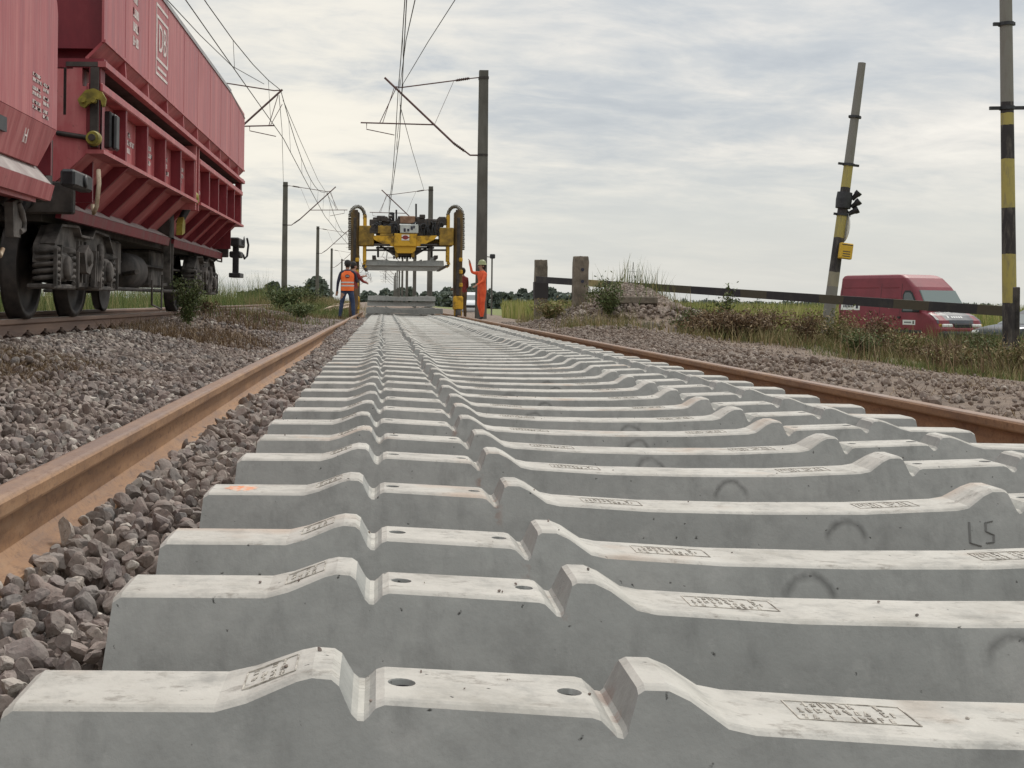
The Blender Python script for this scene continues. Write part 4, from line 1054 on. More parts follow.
# ---------------------------------------------------------------- people
M['skin'] = mat('skin', (.42, .24, .17), .6)
M['hair'] = mat('dark_hair', (.015, .012, .01), .7)
M['hivis'] = m_noisy('orange_hi_vis', (.90, .13, .02), (1.0, .22, .05), 6, .7)
M['overall'] = m_noisy('red_orange_overalls', (.62, .07, .02), (.85, .14, .045), 5, .8)
M['jeans'] = m_noisy('dark_blue_trousers', (.022, .035, .075), (.05, .07, .13), 7, .9)
M['navy'] = m_noisy('navy_shirt', (.02, .022, .04), (.05, .05, .08), 7, .9)
M['maroon'] = m_noisy('maroon_jacket', (.16, .022, .02), (.28, .05, .04), 6, .85)
M['brown_trousers'] = m_noisy('brown_trousers', (.09, .06, .035), (.17, .11, .06), 6, .9)
M['boot'] = mat('dark_boots', (.025, .02, .018), .7)
M['reflect'] = mat('reflective_tape', (.62, .60, .58), .35)
M['helmet'] = mat('yellow_green_helmet', (.26, .28, .13), .5)
M['eye'] = mat('eye', (.02, .02, .02), .3)

def skin_body(J, E, mats, zones, name='body', parent=None):
    """J: name -> (pos, radius); E: edges; zones(v)->material index"""
    names = list(J); idx = {n: i for i, n in enumerate(names)}
    me = bpy.data.meshes.new(name); me.from_pydata([J[n][0] for n in names], [(idx[a], idx[b]) for a, b in E], []); me.update()
    o = bpy.data.objects.new(name, me); col.objects.link(o)
    md = o.modifiers.new('s', 'SKIN'); md.use_smooth_shade = True
    for i, n in enumerate(names):
        r = J[n][1]; me.skin_vertices[0].data[i].radius = (r, r) if isinstance(r, (int, float)) else r
    me.skin_vertices[0].data[0].use_root = True
    sb = o.modifiers.new('u', 'SUBSURF'); sb.levels = 2; sb.render_levels = 2
    o = evaluated(o, name, mats, parent)
    for p in o.data.polygons: p.material_index = zones(p.center); p.use_smooth = True
    return o

def person(label, loc, rz, pose, look, parts=True):
    """figure faces +Y locally; z up; 1.72 m"""
    root = empty('person', loc, label, 'person'); root.rotation_euler = (0, 0, rz)
    J = {}; V_ = lambda *a: Vector(a)
    fl, fr = pose.get('foot_l', (-.13, 0, .07)), pose.get('foot_r', (.13, 0, .07))
    kl, kr = pose.get('knee_l', (-.12, .03, .48)), pose.get('knee_r', (.12, .03, .48))
    J['pelvis'] = ((0, 0, .93), (.155, .115)); J['belly'] = ((0, .0, 1.08), (.15, .105)); J['chest'] = ((0, 0, 1.26), (.175, .115)); J['upper'] = ((0, -.01, 1.38), (.15, .10))
    J['neck'] = ((0, .0, 1.475), .055); J['head0'] = ((0, .02, 1.54), (.066, .075)); J['head1'] = ((0, .025, 1.62), (.078, .098)); J['head2'] = ((0, .015, 1.68), (.06, .075))
    E = [('pelvis', 'belly'), ('belly', 'chest'), ('chest', 'upper'), ('upper', 'neck'), ('neck', 'head0'), ('head0', 'head1'), ('head1', 'head2')]
    for s, f, k, t in ((-1, fl, kl, 'l'), (1, fr, kr, 'r')):
        J['hip' + t] = ((s * .095, 0, .86), .098); J['kn' + t] = (k, .066); J['cf' + t] = (tuple((Vector(k) * .62 + Vector(f) * .38) + Vector((0, -.02, 0))), .062)
        J['an' + t] = (tuple(Vector(f) + Vector((0, 0, .03))), .048); J['ft' + t] = (tuple(Vector(f) + Vector((s * .02, .09, -.028))), (.045, .036)); J['to' + t] = (tuple(Vector(f) + Vector((s * .03, .17, -.038))), (.04, .026))
        E += [('pelvis', 'hip' + t), ('hip' + t, 'kn' + t), ('kn' + t, 'cf' + t), ('cf' + t, 'an' + t), ('an' + t, 'ft' + t), ('ft' + t, 'to' + t)]
        sh, el, wr = pose['arm_' + t]
        J['sh' + t] = (sh, .065); J['el' + t] = (el, .047); J['wr' + t] = (wr, .032)
        d = (Vector(wr) - Vector(el)).normalized(); J['hd' + t] = (tuple(Vector(wr) + d * .075), (.038, .022))
        E += [('upper', 'sh' + t), ('sh' + t, 'el' + t), ('el' + t, 'wr' + t), ('wr' + t, 'hd' + t)]
        # fingers, rooted inside the palm
        side = d.cross(Vector((0, 1, 0)));  side = side.normalized() if side.length > .1 else Vector((1, 0, 0))
        pal = Vector(J['hd' + t][0]); nrm = side.cross(d).normalized()
        for k, (o_, ln) in enumerate(((-.026, .062), (-.009, .075), (.009, .070), (.026, .055))):
            a = pal + side * o_; b = a + d * ln * .55 + side * o_ * .15; c = b + d * ln * .45 + nrm * .02
            J['f%s%da' % (t, k)] = (tuple(b), .0095); J['f%s%db' % (t, k)] = (tuple(c), .0075)
            E += [('hd' + t, 'f%s%da' % (t, k)), ('f%s%da' % (t, k), 'f%s%db' % (t, k))]
        th = Vector(wr).lerp(pal, .5) + side * -.045 * s + d * .02; J['th' + t] = (tuple(th), .012); E += [('wr' + t, 'th' + t)]
    up, low, bootm = look['top'], look['trousers'], M['boot']
    wrl, wrr = Vector(pose['arm_l'][2]), Vector(pose['arm_r'][2])
    ell, elr = Vector(pose['arm_l'][1]), Vector(pose['arm_r'][1])
    def zone(c):
        if c.z > 1.475 and abs(c.x) < .12: return 0
        for w, e in ((wrl, ell), (wrr, elr)):
            if (c - w).dot((w - e).normalized()) > -.005 and (c - w).length < .25: return 0
        if c.z < .13: return 3
        if c.z < .93 and (c - wrl).length > .12 and (c - wrr).length > .12 and abs(c.x) < .30 : return 2
        return 1
    b = skin_body(J, E, [M['skin'], up, low, bootm], zone, 'body', root)
    # face
    f = MB()
    for s in (-1, 1): f.lathe([(.002, -.006), (.009, 0), (.002, .006)], (s * .03, .112, 1.615), 'y', 10)
    f.build('eye', M['eye'], b)
    n = MB(); n.add([(-.013, .115, 1.575), (.013, .115, 1.575), (0, .112, 1.62), (0, .142, 1.582)], [(0, 1, 3), (1, 2, 3), (2, 0, 3), (0, 2, 1)])
    for s in (-1, 1): n.lathe([(.008, -.012), (.026, -.004), (.022, .008), (.006, .012)], (s * .082, .0, 1.60), 'x', 12)
    n.build('nose_and_ears', M['skin'], b)
    mo = MB(); mo.box((-.024, .113, 1.548), (.024, .121, 1.556), bev=.003); mo.build('mouth', M['maroon'], b)
    # hair cap or helmet
    h = MB(); hm = look.get('helmet')
    prof = [(.001, 1.757), (.045, 1.75), (.078, 1.725), (.098, 1.68), (.103, 1.63)]
    if hm: prof = [(.001, 1.795), (.05, 1.787), (.09, 1.76), (.116, 1.71), (.125, 1.655), (.145, 1.645), (.145, 1.64), (.12, 1.64)]
    h.lathe(prof, (0, .0, 0), 'z', 20)
    if not hm: h.lathe([(.001, 1.53), (.055, 1.545), (.082, 1.60), (.09, 1.66), (.05, 1.72)], (0, -.028, 0), 'z', 18)
    h.build('helmet' if hm else 'hair', hm or M['hair'], b)
    if hm:
        h2 = MB(); h2.lathe([(.05, 1.49), (.085, 1.56), (.095, 1.64)], (0, -.028, 0), 'z', 18); h2.build('hair', M['hair'], b)
    if look.get('vest'):
        v = MB(); rings = [(.86, .185, .145), (.95, .19, .15), (1.08, .178, .138), (1.25, .20, .145), (1.36, .195, .13), (1.43, .13, .10)]; n = 20
        vs = [(a * (abs(math.cos(t)) ** .75) * (1 if math.cos(t) > 0 else -1), c * (abs(math.sin(t)) ** .8) * (1 if math.sin(t) > 0 else -1) * (1 + .03 * math.sin(5 * t + z * 9)), z) for (z, a, c) in rings for t in [2 * PI * k / n for k in range(n)]]
        fs = [(i * n + k, i * n + (k + 1) % n, (i + 1) * n + (k + 1) % n, (i + 1) * n + k) for i in range(len(rings) - 1) for k in range(n)]
        v.add(vs, fs, 0, True); ve = v.build('vest', M['hivis'], b)
        tp = MB()
        for (z, a, c) in ((1.005, .192, .152), (1.10, .186, .146)):
            vs = [(a * (abs(math.cos(t)) ** .75) * (1 if math.cos(t) > 0 else -1), c * (abs(math.sin(t)) ** .8) * (1 if math.sin(t) > 0 else -1) * 1.02, z + dz) for dz in (-.02, .02) for t in [2 * PI * k / n for k in range(n)]]
            tp.add(vs, [(k, (k + 1) % n, n + (k + 1) % n, n + k) for k in range(n)])
        tp.build('reflective_band', M['reflect'], ve)
        em = MB(); em.prism([(.065 * math.cos(t), 1.28 + .045 * math.sin(t)) for t in np.linspace(0, 2 * PI, 20, endpoint=False)], 'y', -.166, -.158)
        em.build('emblem', M['navy'], ve); e2 = MB(); e2.box((-.05, -.170, 1.27), (.05, -.165, 1.29)); e2.build('emblem_bar', M['reflect'], ve)
    return root
gz = lambda X, Y, add=0: (X, Y, g(X, Y) + add)
# back to the camera: figure faces +Y already
q = P(347, 320, 38.0)
person('person with back to the camera in orange vest and blue trousers', (q.x, 38.0, .055), .0,
       dict(foot_l=(-.21, .02, .07), foot_r=(.20, -.12, .03), knee_l=(-.16, .05, .49), knee_r=(.17, .0, .47), arm_l=((-.19, -.01, 1.38), (-.27, -.03, 1.10), (-.30, .04, .84)), arm_r=((.19, -.01, 1.38), (.27, .08, 1.12), (.24, .32, 1.16))),
       dict(top=M['navy'], trousers=M['jeans'], vest=True))
q = P(352.8, 318, 39.8)
person('person in a maroon jacket half hidden behind the orange vest, at the left crane leg', (q.x, 39.8, .06), -.9,
       dict(arm_l=((-.18, 0, 1.38), (-.24, .2, 1.22), (-.10, .42, 1.30)), arm_r=((.18, 0, 1.38), (.26, .16, 1.16), (.14, .38, 1.12))),
       dict(top=M['maroon'], trousers=M['brown_trousers']))
q = P(481.5, 321, 38.6)
person('person in red orange overalls and yellow green helmet with one hand raised', (q.x, 38.6, q.z - .0), 1.95,
       dict(foot_l=(-.10, .05, .07), foot_r=(.10, -.05, .07), arm_l=((-.18, 0, 1.38), (-.27, .10, 1.16), (-.22, .26, 1.05)), arm_r=((.18, .02, 1.39), (.27, .20, 1.42), (.20, .30, 1.68))),
       dict(top=M['overall'], trousers=M['overall'], helmet=M['helmet']))
q = P(463.2, 316, 44.0)
person('person in maroon jacket almost hidden behind the right crane leg', (q.x - .04, 44.0, .03), .6,
       dict(arm_l=((-.18, 0, 1.38), (-.24, .05, 1.12), (-.2, .25, 1.05)), arm_r=((.18, 0, 1.38), (.26, .05, 1.12), (.24, .22, 1.0))),
       dict(top=M['maroon'], trousers=M['brown_trousers']))

# ---------------------------------------------------------------- posts, beam and poles on the right
def rough_post(px0, px1, ytop, Y, label, holes):
    a = P(px0, ytop, Y); b = P(px1, ytop, Y); w = (b.x - a.x); zb = g((a.x + b.x) / 2, Y) - .3; x = (a.x + b.x) / 2
    bm = bmesh.new(); bmesh.ops.create_cube(bm, size=1)
    bmesh.ops.subdivide_edges(bm, edges=bm.edges[:], cuts=9, use_grid_fill=True)
    r = random.Random(int(px0)); h = a.z - zb
    for v in bm.verts:
        e = (abs(v.co.x) > .49) + (abs(v.co.y) > .49) + (abs(v.co.z) > .49)
        k = .93 if e >= 2 else 1.0
        v.co = Vector((v.co.x * w * k + r.uniform(-.008, .008), v.co.y * w * k + r.uniform(-.008, .008), (v.co.z + .5) * h + (r.uniform(-.03, .0) if v.co.z > .49 else 0)))
    mb = MB(); bm.verts.index_update(); mb.add([v.co for v in bm.verts], [[v.index for v in f.verts] for f in bm.faces]); bm.free()
    o = mb.build('concrete_post', M['conc_old']); o.location = (x, Y, zb); tag(o, label, 'post', 'stubby concrete posts')
    if holes:
        k = MB()
        for z in holes: k.lathe([(.035, -.004), (.03, .01)], (0.02, -w / 2 * 1.0 - .006, h + z), 'y', 12); k.mark()
        k.build_each('bolt_hole', M['ink'], o)
    return o
rough_post(573.3, 588.0, 256, 27.0, 'nearer thick concrete post with two bolt holes, in front of the striped beam', (-.28, -.52))
pa = rough_post(534.8, 547.2, 259.5, 32.6, 'farther concrete post carrying the left end of the striped beam', None)
kb = MB(); kb.box((-.17, -.17, .95), (.17, .17, 1.35)); o_ = kb.build('black_band', mat('worn_black_paint', (.04, .035, .035), .8), pa)

A = P(537, 279.5, 32.3); B = P(1010, 311.5, 20.4)
def beam():
    d = B - A; L = d.length; m = mat('striped_beam_paint', (.1, .1, .1), .8); t = NT(m); v = t.coord(); x = t.sep(v)[0]
    x = t.math('ADD', x, t.math('MULTIPLY', t.math('SUBTRACT', t.noise(v, 5, 3), .5), .08))
    k, yv, gr = (.032, .028, .03), (.30, .24, .11), (.075, .062, .04)
    st = [(0, k), (.14, yv), (.205, k), (.32, gr), (.43, k), (.535, k), (.545, gr), (.60, k), (.70, gr), (.745, k), (.832, gr), (.885, k), (.957, gr)]
    t.base(t.mix(t.ramp(t.noise(v, 4, 6, .7), [(.5, 0.0), (.75, .6)]), t.ramp(t.math('DIVIDE', x, L), st, 'CONSTANT'), (.09, .08, .06)))
    t.bump(t.noise(v, 30, 4), .3, .004)
    mb = MB(); mb.bar((0, 0, 0), (L, 0, 0), .07, .155)
    o = mb.build('striped_beam', m); q = d.to_track_quat('X', 'Z'); o.rotation_mode = 'QUATERNION'; o.rotation_quaternion = q; o.location = A
    tag(o, 'long black and faded yellow beam running from the concrete post to the striped pole', 'barrier beam')
beam()
def pole(name, base, top, r0, r1, material, label):
    d = top - base; L = d.length; mb = MB(); n = 14
    mb.tube([(0, 0, L * k / n) for k in range(n + 1)], [r0 + (r1 - r0) * k / n for k in range(n + 1)], 24)
    o = empty(name, base, label, 'pole', 'striped poles'); o.rotation_mode = 'QUATERNION'; o.rotation_quaternion = Vector((0, 0, 1)).rotation_difference(d.normalized())
    mb.build('shaft', material, o); return o
PY = 19.6
pb = P(1010.5, 376, PY); pb.z = min(pb.z, g(pb.x, PY)) - .1; pt = P(1004, -150, PY)
sc_ = PY / F
zt = lambda y: (P(1008, y, PY) - pb).length
bands = [(0, 'g'), (zt(345), 'k'), (zt(303), 'y'), (zt(255), 'k'), (zt(209), 'y'), (zt(160), 'k'), (zt(126), 'y'), (zt(113), 'k'), (zt(103), 'g')]
o = pole('striped_pole', pb, pt, .103, .080, stripe('striped_pole_paint', bands), 'tall upright striped pole at the right edge, running out of the top of the photo')
c = MB()
for y, w in ((108, .26), (24, .19)):
    z = zt(y); c.lathe([(.11, z - .025), (.11, z + .025)], (0, 0, 0), 'z', 20); c.box((-w, -.02, z - .025), (w if y > 50 else .13, .02, z + .025))
c.build('clamp', M['black_metal'], o)
PY2 = 25.5
b2 = P(826.5, 318, PY2); b2.z -= .3; t2 = P(862, 63, PY2)
zt2 = lambda y: (P(826.5 + (862 - 826.5) * (318 - y) / 255., y, PY2) - b2).length
bands = [(0, 'g'), (zt2(287), 'w'), (zt2(272), 'k'), (zt2(238), 'y'), (zt2(214), 'k'), (zt2(188), 'y'), (zt2(166), 'g')]
o = pole('striped_pole', b2, t2, .112, .072, stripe('leaning_pole_paint', bands), 'leaning striped pole with signal horns and a yellow box, left of the red van')
c = MB()
for y, w in ((117, .12), (164.5, .20), (214.5, .16)):
    z = zt2(y); c.lathe([(.112, z - .022), (.112, z + .022)], (0, 0, 0), 'z', 20); c.box((-w, -.02, z - .022), (w, .02, z + .022))
z = zt2(200); c.lathe([(.14, z - .16), (.15, z), (.14, z + .15)], (0, 0, 0), 'z', 16)
c.build('clamp', M['black_metal'], o)
s_ = MB(); z = zt2(203)
for k, (dx, dz, ang) in enumerate(((.20, .17, .5), (.22, .01, .35), (.20, -.14, .1))):
    pv = Vector((dx, -.05, z + dz)); dd = Vector((math.cos(ang + .6), -.35, math.sin(ang + .6) * .8)).normalized()
    s_.tube([pv - dd * .10, pv, pv + dd * .03, pv + dd * .09], [.04, .05, .065, .07], 14); s_.bar((.06, 0, z + dz * .7), pv - dd * .1, .035)
s_.build('signal_horn', M['black_metal'], o)
w_ = MB()
for k, (dx, dz, ang) in enumerate(((.20, .17, .5), (.22, .01, .35), (.20, -.14, .1))):
    pv = Vector((dx, -.05, z + dz)); dd = Vector((math.cos(ang + .6), -.35, math.sin(ang + .6) * .8)).normalized()
    w_.tube([pv + dd * .091, pv + dd * .096], .055, 14)
w_.build('signal_lens', M['panel_grey'], o)
dsc = MB(); z = zt2(227); dsc.lathe([(.28, .11), (.28, .125)], (.0, .10, z), 'x', 32); dsc.build('round_sign', M['white'], o)
yb = MB(); z = zt2(250.5); yb.box((-.02, -.24, z - .155), (.22, -.12, z + .15), bev=.015); yb.build('warning_box', m_noisy('yellow_enamel', (.60, .36, .02), (.70, .44, .04), 5, .45), o)
tx = MB()
for k in range(3): tx.box((.03, -.243, z - .02 - k * .045), (.17, -.241, z - .005 - k * .045))
tx.box((.0, -.244, z + .11), (.2, -.2405, z + .125)); tx.build('lettering', M['ink'], o)
gp = MB(); a = P(1017, 287, 18.6); zg = g(a.x, 18.6)
gp.box((a.x - .035, 18.57, zg - .2), (a.x + .035, 18.66, a.z), bev=.01); tag(gp.build('steel_post', M['under']), 'slim dark post just right of the tall striped pole', 'post')

# slab and broken blocks on the heap
sl = MB((5, 26.2, 0)); a = P(603, 296, 26.2); b = P(657, 304, 26.2); sl.box((a.x, 26.1, b.z), (b.x, 26.6, a.z), bev=.02); o = sl.build('concrete_slab', M['conc_old']); o.location = (5, 26.2, 0)
tag(o, 'flat grey slab lying on the stone heap under the beam', 'slab')
for k, (px, py, s, Y, lab) in enumerate(((652, 319, .26, 24.3, 'pale broken block at the foot of the heap, left one'), (681, 317, .22, 25.0, 'pale broken block at the foot of the heap, right one'), (616, 306, .14, 25.5, 'small pale block just under the slab'))):
    bv, bf = rock_base(2, 70 + k, 12); q = P(px, py, Y); q.z = max(g(q.x, Y) + s * .2, q.z - .1)
    V = bv * np.array([s * 1.2, s * .7, s * .6]); me = bpy.data.meshes.new('broken_block'); me.from_pydata(V.tolist(), [], bf.tolist())
    o = link_mesh('broken_block', me, M['conc_old']); o.location = (q.x, Y, g(q.x, Y) + s * .3); o.rotation_euler = (.2, .3 * k, k); tag(o, lab, 'concrete block')

# ---------------------------------------------------------------- vehicles
def loft(levels, n=10):
    """levels: (z, x_rear, x_front, half_width, corner radius). rounded plan rings lofted upward"""
    vs = []; m = 4 * n
    for (z, xr, xf, hwid, rad) in levels:
        for cx, cy, a0 in ((xf - rad, hwid - rad, 0), (xr + rad, hwid - rad, PI / 2), (xr + rad, -hwid + rad, PI), (xf - rad, -hwid + rad, 1.5 * PI)):
            for k in range(n):
                t = a0 + PI / 2 * k / (n - 1); vs.append((cx + rad * math.cos(t), cy + rad * math.sin(t), z))
    fs = [(i * m + k, i * m + (k + 1) % m, (i + 1) * m + (k + 1) % m, (i + 1) * m + k) for i in range(len(levels) - 1) for k in range(m)]
    fs += [tuple(range(m)), tuple(range((len(levels) - 1) * m, len(levels) * m))]
    return vs, fs
M['van_red'] = m_noisy('faded_van_red', (.17, .018, .03), (.23, .028, .042), 1.2, .5, 0, .02, .001)
M['glass'] = mat('vehicle_glass', (.05, .075, .075), .08, 0, .9)
M['glass_pale'] = mat('windscreen_glass', (.13, .18, .17), .1, 0, .9)
M['trim'] = mat('black_trim', (.02, .02, .022), .6)
M['bonnet_dark'] = m_noisy('dark_bonnet_cover', (.05, .055, .065), (.09, .095, .105), 2, .4)
M['lamp'] = mat('headlamp', (.65, .66, .62), .12, 0, .8)
M['tyre'] = mat('tyre_rubber', (.02, .02, .02), .85)
M['rim'] = mat('wheel_rim', (.35, .35, .35), .4, .7)
M['car_dark'] = mat('dark_blue_car_paint', (.015, .018, .028), .25, .2)
M['car_white'] = mat('white_car_paint', (.65, .67, .68), .3)
def wheel_pair(root, xs, y, r=.34):
    for x in xs:
        for s in (-1, 1):
            w = MB(); w.lathe([(r * .6, y * s - s * .20), (r, y * s - s * .18), (r, y * s - s * .02), (r * .62, y * s + s * .0)], (x, 0, r), 'x' if False else 'y', 28)
            W_ = w.build('wheel', M['tyre'], root)
            q = MB(); q.lathe([(r * .62, y * s - s * .03), (r * .5, y * s - s * .05), (r * .15, y * s - s * .01), (.02, y * s)], (x, 0, r), 'y', 24); q.build('rim', M['rim'], W_)
def van():
    C = P(941, 331, 45); a = R(19.5)
    # local frame: +x forward, +y left side; heading d=(sin a,-cos a)
    root = empty('parked_van', (0, 0, 0), 'dark red high-roofed van with a black bonnet parked beyond the weeds', 'van')
    ang = math.atan2(-math.cos(a), math.sin(a)); L = 5.5; W2 = .99
    zg = g(C.x, 45) ; fr = Matrix.Rotation(ang, 3, 'Z')
    corner = fr @ Vector((L / 2, -W2, 0)); root.location = (C.x - corner.x, 45 - corner.y, zg); root.rotation_euler = (0, 0, ang)
    h = L / 2
    lv = [(.28, -h + .05, h - .10, .93, .25), (.42, -h, h, .98, .28), (.72, -h, h, .99, .28), (.80, -h, h - .06, .99, .28), (1.02, -h, h - .16, .985, .30), (1.18, -h, h - .42, .975, .32), (1.30, -h, h - .78, .965, .26), (1.45, -h, h - .88, .95, .22), (2.02, -h + .03, h - 1.28, .885, .20), (2.18, -h + .05, h - 1.42, .865, .20), (2.50, -h + .10, h - 1.86, .83, .14), (2.60, -h + .16, h - 2.1, .78, .14), (2.63, -h + .25, h - 2.3, .72, .14)]
    vs, fs = loft(lv); mb = MB(); mb.add(vs, fs, 0, False); body = mb.build('body', M['van_red'], root)
    for p in body.data.polygons: p.use_smooth = False
    hwz = lambda z: float(np.interp(z, [l[0] for l in lv], [l[3] for l in lv])); fx = lambda z: float(np.interp(z, [l[0] for l in lv], [l[2] for l in lv]))
    def sidepatch(name, pts, m, s, off=.008, th=.0, par=root):
        q = MB(); q.add([(x, s * (hwz(z) + off), z) for x, z in pts] + [(x, s * (hwz(z) + off - .03), z) for x, z in pts], [tuple(range(len(pts))), tuple(range(2 * len(pts) - 1, len(pts) - 1, -1))] + [(i, (i + 1) % len(pts), len(pts) + (i + 1) % len(pts), len(pts) + i) for i in range(len(pts))])
        return q.build(name, m, par)
    for s in (-1, 1):
        sidepatch('window_surround', [(h - 1.95, 1.28), (h - 1.06, 1.28), (h - 1.10, 1.42), (h - 1.5, 1.98), (h - 1.62, 2.05), (h - 1.88, 2.05), (h - 1.97, 1.9)], M['trim'], s, .006)
        sidepatch('side_window', [(h - 1.88, 1.33), (h - 1.18, 1.33), (h - 1.20, 1.42), (h - 1.53, 1.92), (h - 1.64, 1.98), (h - 1.84, 1.98), (h - 1.90, 1.9)], M['glass'], s, .012)
        q = MB()
        q.box((h - 2.12, s * .98, 1.06), (h - 1.98, s * 1.015, 1.13)); q.build('door_handle', M['trim'], root)
        q = MB(); q.box((-h + .1, s * .99 - .008, .55), (h - .9, s * .99 + .012, .66), bev=.01); q.build('side_moulding', M['trim'], root)
        q = MB()
        for x in (h - 2.05, h - 3.1, -h + .25): q.add([(x, s * (hwz(z) + .004), z) for z in (.75, 1.3, 2.0, 2.3)] + [(x + .016, s * (hwz(z) + .004), z) for z in (.75, 1.3, 2.0, 2.3)], [(0, 1, 5, 4), (1, 2, 6, 5), (2, 3, 7, 6)])
        q.build('door_seam', M['trim'], root)
        q = MB()
        for z in (1.78, 2.16):
            for (xa, xb) in ((-h + .3, -h + 2.25), (-h + 2.5, h - 2.2)): q.bar((xa, s * (hwz(z) + .001), z), (xb, s * (hwz(z) + .001), z), .02, .03)
        q.build('panel_crease', M['van_red'], root)
        q = MB(); q.box((h - 1.18, s * 1.01, 1.28), (h - 1.02, s * 1.20, 1.52), bev=.03); q.build('mirror', M['trim'], root)
    # windscreen
    q = MB(); zb, zt_ = 1.34, 2.06
    def fp(z, yy, off): return (fx(z) + off, yy, z)
    q.add([fp(1.34, -.84, .0), fp(1.34, .84, .0), fp(2.05, .76, .03), fp(2.05, -.76, .03), fp(1.34, -.84, -.05), fp(1.34, .84, -.05), fp(2.05, .76, -.05), fp(2.05, -.76, -.05)], [(0, 1, 2, 3), (0, 4, 5, 1), (1, 5, 6, 2), (2, 6, 7, 3), (3, 7, 4, 0)])
    for v in range(0): pass
    ws = q.build('windscreen', M['glass_pale'], root)
    ws.location = (.022, 0, .012)
    q = MB(); q.bar((fx(1.34) + .05, .1, 1.36), (fx(1.7) + .05, .62, 1.55), .02, .02); q.bar((fx(1.34) + .05, -.6, 1.36), (fx(1.5) + .05, -.05, 1.45), .02, .02); q.build('wiper', M['trim'], ws)
    # bonnet cover and lamps
    q = MB(); L4 = [(1.30, .86), (1.18, .92), (1.02, .95), (.90, .96)]
    vs = [(fx(z) + .016 - (.10 if abs(yy) > .6 else 0) * (1 if abs(yy) > .6 else 0) * (abs(yy) - .6) * 3, yy * w_, z + .012) for z, w_ in L4 for yy in (-1, -.8, -.4, 0, .4, .8, 1)]
    n = 7; q.add(vs, [(i * n + k, i * n + k + 1, (i + 1) * n + k + 1, (i + 1) * n + k) for i in range(3) for k in range(6)]); q.build('bonnet_cover', M['bonnet_dark'], root)
    q = MB(); z = 1.10
    for k in range(5): q.add([(fx(z) + .026, -.28 + k * .10, z + .01), (fx(z) + .026, -.215 + k * .10, z + .01), (fx(z + .05) + .026, -.215 + k * .10, z + .06), (fx(z + .05) + .026, -.28 + k * .10, z + .06)], [(0, 1, 2, 3)])
    q.add([(fx(z) + .026, -.46, z), (fx(z) + .026, -.36, z), (fx(z + .07) + .026, -.38, z + .085), (fx(z + .07) + .026, -.44, z + .085)], [(0, 1, 2, 3)])
    q.build('lettering', M['white'], root)
    for s in (-1, 1):
        q = MB(); q.box((h - .22, s * .62 - .22, .76), (h - .045, s * .62 + .22, .90), bev=.04); q.build('headlight', M['lamp'], root)
        q = MB(); q.box((h - .25, s * .87 - .05, .78), (h - .11, s * .87 + .05, .90), bev=.03); q.build('indicator', M['crane_y'], root)
    q = MB(); q.box((h - .12, -.38, .76), (h - .025, .38, .90), bev=.02); q.build('grille', M['trim'], root)
    q = MB(); q.box((h - .3, -.95, .36), (h + .07, .95, .66), bev=.08); q.build('bumper', M['trim'], root)
    # stickers with unreadable print
    for (x0, z0, w, hh) in ((-h + .28, 1.33, 1.05, .28), (h - 1.86, .84, .62, .17)):
        st = sidepatch('sticker', [(x0, z0), (x0 + w, z0), (x0 + w, z0 + hh), (x0, z0 + hh)], M['white'], -1, .006)
        q = MB(); Y_ = lambda z: -(hwz(z) + .009)
        q.add([(x0 + w * a_, Y_(z0 + hh * b_), z0 + hh * b_) for a_, b_ in ((.80 + .0, .2), (.92, .2), (.90, .8), (.84, .88), (.79, .7))], [(0, 1, 2, 3, 4)])
        for k in range(7):
            a_ = .12 + k * .083; q.add([(x0 + w * (a_ + da), Y_(z0 + hh * b_), z0 + hh * b_) for da, b_ in ((0, .34), (.055, .34), (.055, .66), (0, .66))], [(0, 1, 2, 3)])
        q.build('lettering', M['ink'], st)
    wheel_pair(root, (h - .95, -h + 1.15), .97)
van()
